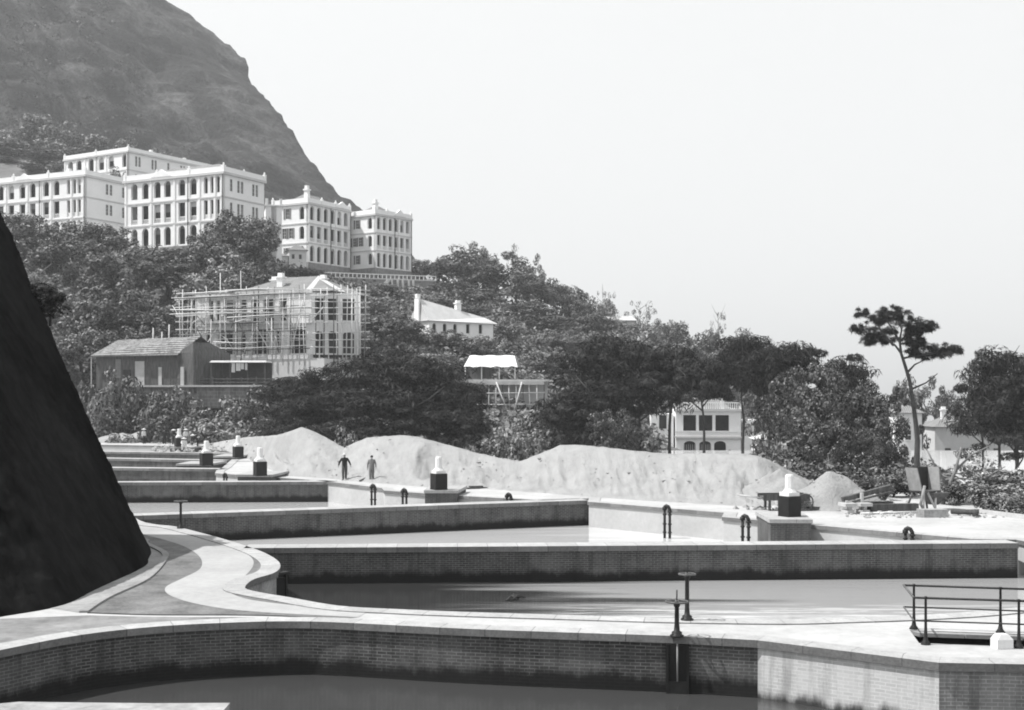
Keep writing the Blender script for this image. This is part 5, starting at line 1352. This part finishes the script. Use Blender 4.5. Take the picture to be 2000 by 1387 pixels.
# ================================================================== people
def person(label, loc, rz, pose, mats, hat=None, group=None, hgt=1.7):
    """one continuous skinned body; faces -Y locally"""
    t = thing('person', label, 'person', loc, rz, group)
    j = {'pelvis':(0,0,.93),'belly':(0,.01,1.1),'chest':(0,.01,1.32),'neck':(0,.0,1.47),'chin':(0,-.015,1.55),'head':(0,-.005,1.63),'crown':(0,.005,1.71)}
    for s, k in ((-1,'l'),(1,'r')):
        j['sh'+k] = (s*.19,.01,1.40); j['el'+k] = (s*.26,.03,1.13); j['wr'+k] = (s*.27,-.04,.88); j['pa'+k] = (s*.27,-.055,.82)
        j['hip'+k] = (s*.1,0,.88); j['kn'+k] = (s*.11,-.02,.49); j['an'+k] = (s*.11,.03,.09); j['to'+k] = (s*.13,-.14,.045)
    for k, v in pose.items(): j[k] = v
    rad = {'pelvis':(.175,.135),'belly':(.175,.13),'chest':(.19,.135),'neck':(.058,.06),'chin':(.062,.07),'head':(.078,.092),'crown':(.05,.06)}
    for k in 'lr':
        rad.update({'sh'+k:(.085,.085),'el'+k:(.064,.064),'wr'+k:(.046,.046),'pa'+k:(.042,.02),'hip'+k:(.115,.12),'kn'+k:(.085,.09),'an'+k:(.07,.075),'to'+k:(.045,.03)})
    ed = [('pelvis','belly'),('belly','chest'),('chest','neck'),('neck','chin'),('chin','head'),('head','crown')]
    for k in 'lr': ed += [('chest','sh'+k),('sh'+k,'el'+k),('el'+k,'wr'+k),('wr'+k,'pa'+k),('pelvis','hip'+k),('hip'+k,'kn'+k),('kn'+k,'an'+k),('an'+k,'to'+k)]
    for k, s in (('l',-1),('r',1)):                 # fingers and thumb
        pa = Vector(j['pa'+k]); wr = Vector(j['wr'+k]); d = (pa-wr).normalized()
        for f in range(4):
            o1 = pa + d*.05 + Vector((0,(f-1.5)*.019,0)); o2 = o1 + d*(.035+.008*(f in (1,2))) + Vector((-s*.012,0,0))
            j[f'f{k}{f}a'] = o1[:]; j[f'f{k}{f}b'] = o2[:]; rad[f'f{k}{f}a'] = (.009,.009); rad[f'f{k}{f}b'] = (.008,.008); ed += [('pa'+k, f'f{k}{f}a'),(f'f{k}{f}a', f'f{k}{f}b')]
        o1 = pa + Vector((-s*.01,-.04,-.01)); j['th'+k] = o1[:]; rad['th'+k] = (.01,.01); ed += [('pa'+k,'th'+k)]
    names = list(j); ix = {n: i for i, n in enumerate(names)}
    bm = bmesh.new(); sk = bm.verts.layers.skin.verify(); vsx = [bm.verts.new(j[n]) for n in names]
    for n, v in zip(names, vsx): v[sk].radius = rad[n]; v[sk].use_root = (n == 'pelvis')
    for p, q in ed: bm.edges.new((vsx[ix[p]], vsx[ix[q]]))
    me = bpy.data.meshes.new('tmp_body'); bm.to_mesh(me); bm.free()
    o = bpy.data.objects.new('tmp_body', me); C.objects.link(o)
    o.modifiers.new('Skin', 'SKIN'); sb = o.modifiers.new('Sub', 'SUBSURF'); sb.levels = 1; sb.render_levels = 1
    dg = bpy.context.evaluated_depsgraph_get(); me2 = bpy.data.meshes.new_from_object(o.evaluated_get(dg))
    bpy.data.objects.remove(o); me2.name = 'body'
    me2.materials.clear()
    for m in mats: me2.materials.append(m)          # jacket, trousers, skin
    hands = [Vector(j['pal']), Vector(j['par'])]; hd = Vector(j['head']); pel = Vector(j['pelvis'])
    legs = [(Vector(j['hip'+k]), Vector(j['kn'+k]), Vector(j['an'+k]), Vector(j['to'+k])) for k in 'lr']
    arms = [(Vector(j['sh'+k]), Vector(j['el'+k]), Vector(j['wr'+k])) for k in 'lr']
    def seg(p, a, b):
        d = b-a; u = max(0, min(1, (p-a).dot(d)/d.length_squared)); return (p-a-d*u).length
    for p in me2.polygons:
        c = p.center; p.use_smooth = True
        dl = min(min(seg(c,a,b),seg(c,b,e),seg(c,e,f)) for a,b,e,f in legs)
        da = min(min(seg(c,a,b),seg(c,b,e)) for a,b,e in arms)
        dt = min(seg(c, pel+Vector((0,0,-.02)), Vector(j['chest'])), seg(c, Vector(j['chest']), Vector(j['neck'])))
        m = 1 if dl < min(da, dt) else 0
        if min((c-h).length for h in hands) < .10 or (c-hd).length < .135: m = 2
        p.material_index = m
    b = bpy.data.objects.new('body', me2); C.objects.link(b); b.parent = t
    hx, hy, hz_ = j['head']
    mb = MB(); mb.tube([(hx,hy-.07,hz_+.02),(hx,hy-.10,hz_-.03),(hx,hy-.075,hz_-.045)], [.008,.017,.01], 6); mb.build('nose', mats[2], b)
    if hat == 'brim':
        mb = MB(); mb.lathe((hx,hy,hz_+.045), [(.10,-.005),(.19,-.01),(.19,.005),(.1,.015),(.092,.09),(.06,.115),(.0,.115)], 16); mb.build('hat', straw_m, t)
    elif hat == 'cone':
        mb = MB(); mb.lathe((hx,hy,hz_+.02), [(.30,0),(.29,.012),(.12,.10),(.0,.15)], 16); mb.build('hat', straw_m, t)
    elif hat == 'dark':
        mb = MB(); mb.lathe((hx,hy,hz_+.05), [(.098,-.02),(.102,.02),(.085,.065),(.0,.085)], 14); mb.build('cap', darkcloth_m, t)
    else:
        mb = MB(); mb.lathe((hx,hy+.012,hz_+.01), [(.092,-.03),(.097,.02),(.085,.07),(.05,.1),(.0,.108)], 14); mb.build('hair', darkcloth_m, t)
    if hgt != 1.7: t.scale = (hgt/1.7,)*3
    return t
b = G(673, 938)
person('man in a dark jacket and pale hat walking with arms held out', (b.x, b.y, 0), R(8), {
    'ell':(-.33,.05,1.16),'wrl':(-.40,-.02,.93),'pal':(-.42,-.04,.87),'elr':(.33,-.02,1.16),'wrr':(.40,-.16,.95),'par':(.42,-.19,.89),
    'hipl':(-.09,0,.88),'knl':(-.10,-.12,.50),'anl':(-.09,-.10,.09),'tol':(-.11,-.27,.05),'knr':(.09,.02,.49),'anr':(.08,.18,.13),'tor':(.09,.06,.045)}, [darkcloth_m, trouser_m, skin_m], 'brim')
b = G(726, 941)
person('bareheaded man in a lighter grey jacket walking just right of the man with the hat', (b.x, b.y, 0), R(-4), {
    'ell':(-.27,.08,1.14),'wrl':(-.28,.06,.89),'pal':(-.28,.05,.83),'elr':(.27,-.02,1.14),'wrr':(.29,-.14,.91),'par':(.3,-.17,.86),
    'knl':(-.08,-.1,.50),'anl':(-.06,-.08,.09),'tol':(-.07,-.25,.045),'knr':(.08,.01,.49),'anr':(.06,.16,.12),'tor':(.06,.03,.045)}, [midcloth_m, midcloth_m, skin_m], None, None, 1.66)
bend = {'belly':(0,-.08,1.06),'chest':(0,-.28,1.2),'neck':(0,-.4,1.28),'chin':(0,-.45,1.33),'head':(0,-.49,1.39),'crown':(0,-.52,1.46),
        'shl':(-.19,-.32,1.24),'shr':(.19,-.32,1.24),'ell':(-.22,-.42,.98),'elr':(.22,-.42,.98),'wrl':(-.2,-.52,.76),'wrr':(.2,-.52,.76),'pal':(-.19,-.54,.7),'par':(.19,-.54,.7)}
sq = {'pelvis':(0,.06,.42),'belly':(0,0,.56),'chest':(0,-.08,.78),'neck':(0,-.12,.92),'chin':(0,-.14,1.0),'head':(0,-.15,1.07),'crown':(0,-.14,1.15),
      'shl':(-.19,-.1,.86),'shr':(.19,-.1,.86),'ell':(-.26,-.3,.66),'elr':(.26,-.3,.66),'wrl':(-.15,-.48,.6),'wrr':(.15,-.48,.6),'pal':(-.12,-.53,.58),'par':(.12,-.53,.58),
      'hipl':(-.1,.04,.4),'hipr':(.1,.04,.4),'knl':(-.2,-.36,.48),'knr':(.2,-.36,.48),'anl':(-.17,-.1,.09),'anr':(.17,-.1,.09),'tol':(-.2,-.26,.045),'tor':(.2,-.26,.045)}
carry = {'elr':(.3,-.05,1.12),'wrr':(.3,-.28,1.1),'par':(.3,-.34,1.1)}
for l, px, py, rz, po, ms, ht in [
    ('worker in white shirt and wide hat standing apart on the far heap', 281, 867, 60, {}, [palecloth_m, darkcloth_m, skin_m], 'cone'),
    ('worker all in dark clothes, leftmost of the dark figures on the far deck', 321, 868, 30, {}, [darkcloth_m, darkcloth_m, skin_m], None),
    ('dark clothed worker in a wide pale hat left of the farthest bollard', 339, 869, -20, carry, [darkcloth_m, darkcloth_m, skin_m], 'cone'),
    ('worker in a pale shirt standing right of the farthest bollard', 363, 868, 40, {}, [palecloth_m, midcloth_m, skin_m], 'cone'),
    ('dark worker stooping forward in the middle of the group', 375, 872, 80, bend, [darkcloth_m, darkcloth_m, skin_m], None),
    ('dark worker with bent back nearest the dividing wall', 386, 877, -75, bend, [darkcloth_m, darkcloth_m, skin_m], 'cone'),
    ('dark worker bending at the right of the group beside the hollow', 424, 867, 70, bend, [darkcloth_m, darkcloth_m, skin_m], None),
    ('worker in a white shirt squatting on the low pier', 359, 879, 20, sq, [palecloth_m, palecloth_m, skin_m], 'cone'),
    ('dark worker standing at the far right of the group in front of the bushes', 448, 862.8, 10, carry, [darkcloth_m, darkcloth_m, skin_m], 'dark')]:
    b = G(px, py) if py > 862.5 else G(px, 866)
    zz_ = 0
    if px == 359: zz_ = .28
    b = G(px, py, zz_)
    person(l, (b.x, b.y, zz_), R(rz), po, ms, ht, 'workers on the far deck')

# ================================================================== things left on the deck
b = G(1560, 996); t = thing('hand_cart', 'low wooden two wheeled cart behind the nearest bollard', 'cart', (b.x, b.y, 0), R(6))
mb = MB(); mb.bx(-1.9,.4,-.45,.45,.55,.68); mb.bx(-1.9,.4,-.5,-.453,.5,.8); mb.bx(-1.9,.4,.453,.5,.5,.8); mb.build('bed', wood_m, t)
for s in (-.62, .62):
    mb = MB(); mb.M = Matrix.Translation((.1,s,.42)) @ Matrix.Rotation(R(90),4,'X'); mb.torus((0,0,0),.4,.035,24,6)
    for k in range(8): mb.tube([(0,0,0),(.4*math.cos(k*.785),.4*math.sin(k*.785),0)],.018,5)
    mb.lathe((0,0,-.06),[(.07,0),(.07,.12)],10); mb.build('wheel', wood_m, t)
for s in (-.3,.3):
    mb = MB(); mb.tube([(-1.9,s,.6),(-3.0,s,.75)],.035,6); mb.build('handle', paleboard_m, t)
for s in (-.35,.35):
    mb = MB(); mb.bx(-1.6,-1.5,s-.05,s+.05,0,.548); mb.build('leg', wood_m, t)
b = G(1808, 996)
t = thing('concrete_hopper', 'tall iron concrete hopper with a dark open mouth on splayed legs', 'hopper', (b.x, b.y, 0), R(32))
mb = MB()
def frust(mb, a, z0, b_, z1): mb.prism(a, z0, z1, b_)
o_ = [(-.62,-.5),(.62,-.5),(.62,.5),(-.62,.5)]
for (p, q) in (((-.78,-.04,1.9),(-.74,.0,1.9)),):
    pass
# open-fronted tilted skip: floor, two cheeks, back
mb.prism([(-.62,.35),(.62,.35),(.62,.42),(-.62,.42)], .95, 2.05, [(-.75,.5),(.75,.5),(.75,.57),(-.75,.57)]); mb.build('back_plate', iron_m, t)  # shade of the open mouth put into the dark back plate
for s in (-1, 1):
    mb = MB(); x0, x1 = s*.62, s*.75
    mb.prism([(x0,-.35),(x0+s*.06,-.35),(x0+s*.06,.42),(x0,.42)], .95, 2.05, [(x1,-.15),(x1+s*.06,-.15),(x1+s*.06,.57),(x1,.57)])
    mb.build('cheek', gutter_m, t)  # cheeks paler than the back, sunlight put into their colour
mb = MB(); mb.prism([(-.62,-.4),(.62,-.4),(.62,.42),(-.62,.42)], .86, .947); mb.build('skip_floor', grey_iron_m, t)
mb = MB(); mb.prism([(.0,-.5),(.9,-.5),(.9,.3),(.0,.3)], .62, .84, [(-.1,-.6),(1.1,-.6),(1.1,.35),(-.1,.35)]); mb.prism([(.3,-.3),(.6,-.3),(.6,.1),(.3,.1)], .25, .617, [(.05,-.45),(.85,-.45),(.85,.25),(.05,.25)]); mb.build('funnel', grey_iron_m, t)
for x0, y0, x1, y1 in ((-.55,-.35,-.75,-.5),(-.3,-.35,.05,-.6),(.3,.3,.7,.5),(-.55,.3,-.8,.5),(.3,-.35,-.1,-.65)):
    mb = MB(); mb.tube([(x0,y0,.9),(x1,y1,0)], .055, 6); mb.build('leg', paleboard_m if y0 < 0 else wood_m, t)
mb = MB(); mb.tube([(-.55,-.4,1.2),(-.95,-.5,.35),(-.7,-.5,.05)], .08, 6); mb.build('chute', gutter_m, t)
b = G(1700, 1003)
t = thing('timber_staging', 'stack of dark beams and a sloping board on pale trestles in front of the hopper', 'timber', (b.x, b.y, 0), R(10))
mb = MB(); mb.M = Matrix.Translation((-.6,.5,.75)) @ Matrix.Rotation(R(-12),4,'Y') @ Matrix.Rotation(R(6),4,'Z'); mb.bx(-.6,2.0,-.12,.12,-.1,.12); mb.bx(-.2,1.9,-.25,-.123,-.22,-.14); mb.build('sloping_board', wood_m, t)
for x in (-1.05, -.3):
    mb = MB(); mb.bx(x-.18,x+.18,-.2,.5,.0,.18); mb.bx(x-.3,x+.3,-.25,.6,.35,.5); mb.bx(x-.08,x+.08,-.1,.1,.183,.347); mb.bx(x-.06,x+.06,.2,.35,.503,.95 if x > -1 else .6); mb.build('trestle', paleboard_m, t)
mb = MB(); mb.bx(.1,2.5,.1,.45,.04,.42); mb.bx(-.2,1.4,.5,.8,.1,.5); mb.build('beam', wood_m, t)
mb = MB(); mb.tube([(-.7,-.45,.05),(2.2,-.3,.06)], .06, 6); mb.tube([(.2,-.6,.05),(1.0,-.2,.1)], .05, 6); mb.build('pole', bamboo_m, t)
for x, y, s_ in ((.3,-.35,.16),(1.0,-.5,.1),(-.2,-.5,.12)):
    mb = MB(); mb.lathe((x,y,0),[(s_*.8,0),(s_,s_*.4),(s_*.6,s_*.9),(0,s_)],7,False); mb.build('stone', stone_m, t)
b = G(1822, 1011); o = None
mb = MB(); mb.prism([(-.72,-.02),(-.45,-.3),(.72,-.2),(.66,.35),(-.55,.4)], 0, .36, [(-.7,-.01),(-.44,-.28),(.7,-.19),(.65,.34),(-.54,.38)])
tag(mb.build('concrete_block', stone_m, None, (b.x, b.y+.2, .002), (0,0,.05)), 'large oblong concrete block lying on the deck in front of the hopper', 'block')
a_, b_ = G(1858, 1006), G(1960, 1012)
mb = MB(); mb.tube([(a_.x,a_.y,.16),((a_.x+b_.x)/2,(a_.y+b_.y)/2,.19),(b_.x-1.3,b_.y+.1,.14)], [.12,.13,.1], 7)
tag(mb.build('dark_log', bark_m), 'dark log lying right of the oblong concrete block', 'log')
a_, b_ = G(1915, 1003), G(2080, 1024)
mb = MB(); mb.prism([(a_.x,a_.y-.1),(b_.x,b_.y-.1),(b_.x,b_.y+.15),(a_.x,a_.y+.15)], .002, .2)
tag(mb.build('long_plank', paleboard_m), 'long pale squared timber at the deck edge below the right hand bushes', 'plank')
# fallen brushwood at the right
rs2 = random.Random(9)
t = thing('brushwood', 'heap of felled branches with pale dry leaves at the right, behind the timber', 'branches', G(1925, 985)[:])
mb = MB()
for k in range(34):
    x, y, z = rs2.uniform(-2.2,2.6), rs2.uniform(-.2,2.2), rs2.uniform(.2,1.6); a = rs2.uniform(-.6,.7); L = rs2.uniform(1.0,2.4)
    mb.tube([(x,y,z),(x+math.cos(a)*L*.5,y+.1,z+math.sin(a)*L*.5+.1),(x+math.cos(a)*L,y,z+math.sin(a)*L)], [.06,.045,.02], 5)
mb.tube([(-2.2,0,0),(-1.9,0,.9),(-1.5,.1,1.7),(-1.2,.1,2.9)],[.12,.1,.08,.05],6); mb.tube([(-1.9,0,.9),(-2.6,0,2.0),(-3.0,0,2.8)],[.08,.06,.03],6); mb.tube([(-1.5,.1,1.7),(-.7,.1,2.5),(.3,.1,3.0)],[.07,.05,.03],6)
mb.build('branch', palebark_m, t)
rg = np.random.default_rng(8)
cl = [((rg.uniform(-2.4,2.8), rg.uniform(0,2.2), rg.uniform(.3,2.2)), (.35,.35,.22)) for _ in range(46)]
V, Fc = leaf_quads(rg, cl, 26, .13, .5, .2)
o = bpy.data.objects.new('dry_leaves', mesh_np('dry_leaves', V, Fc, leaf_mat('dry_leaves', .15, .5, 3))); C.objects.link(o); o.parent = t
for l, px, py, s_ in [('flat dark plank lying on the deck right of the middle bollard', 928, 955, 1.0), ('small dark plank lying on the deck near the cart', 1592, 997, 1.2)]:
    b = G(px, py); mb = MB(); mb.M = Matrix.Rotation(R(24),4,'Z'); mb.prism([(-.75*s_,-.12),(.75*s_,-.12),(.7*s_,.14),(-.7*s_,.14)], 0, .09); mb.bx(-.3,.5,-.05,.3,.092,.17)
    tag(mb.build('plank', wood_m, None, (b.x, b.y, .003)), l, 'plank')
a_ = G(712, 939)
for l, p0, p1 in [('dark scaffold board leaning low on the mound between the two walking men', (703,941),(737,927)), ('longer dark bar slanting up the mound right of the man in grey', (738,942),(777,922))]:
    q0 = G(*p0); D1 = q0.y+2.6; q1 = P(p1[0], p1[1], D1)
    mb = MB(); mb.tube([q0+Vector((0,0,.05)), q1+Vector((0,0,.12))], .07, 6); tag(mb.build('board', wood_m), l, 'board')  # thin dark bars slanting up the foot of the mound

b = G(1005, 1172, WATER_Z); rs3 = random.Random(2); mb = MB()
for k in range(12):
    a = rs3.uniform(.2, 1.1); L = rs3.uniform(.12,.34); x, y = rs3.uniform(-.15,.15), rs3.uniform(-.2,.2)
    mb.tube([(x-L*math.cos(a),y-L*math.sin(a)*.6,.02),(x,y,.10+rs3.uniform(0,.06)),(x+L*math.cos(a),y+L*math.sin(a)*.6,.05)], [.02,.03,.012], 5)
tag(mb.build('floating_debris', bark_m, None, (b.x, b.y, WATER_Z)), 'small dark tangle of debris floating in the nearest bed', 'debris')

# ================================================================== haze
bm = bmesh.new(); bmesh.ops.create_cube(bm, size=1.0)
for v in bm.verts: v.co = (v.co.x*2600, 550+v.co.y*1400, 195+v.co.z*450)
hme = bpy.data.meshes.new('haze'); bm.to_mesh(hme); bm.free(); hme.materials.append(bpy.data.materials.new('haze_air'))
hz_o = bpy.data.objects.new('haze', hme); C.objects.link(hz_o); hz_o['kind'] = 'stuff'
hm = hz_o.data.materials[0]; hm.use_nodes = True; hm.node_tree.nodes.clear()
ov = hm.node_tree.nodes.new('ShaderNodeOutputMaterial'); pv = hm.node_tree.nodes.new('ShaderNodeVolumePrincipled')
pv.inputs['Color'].default_value = (.93,.94,.95,1); pv.inputs['Density'].default_value = 0.00024; pv.inputs['Anisotropy'].default_value = .3
hm.node_tree.links.new(pv.outputs[0], ov.inputs['Volume'])
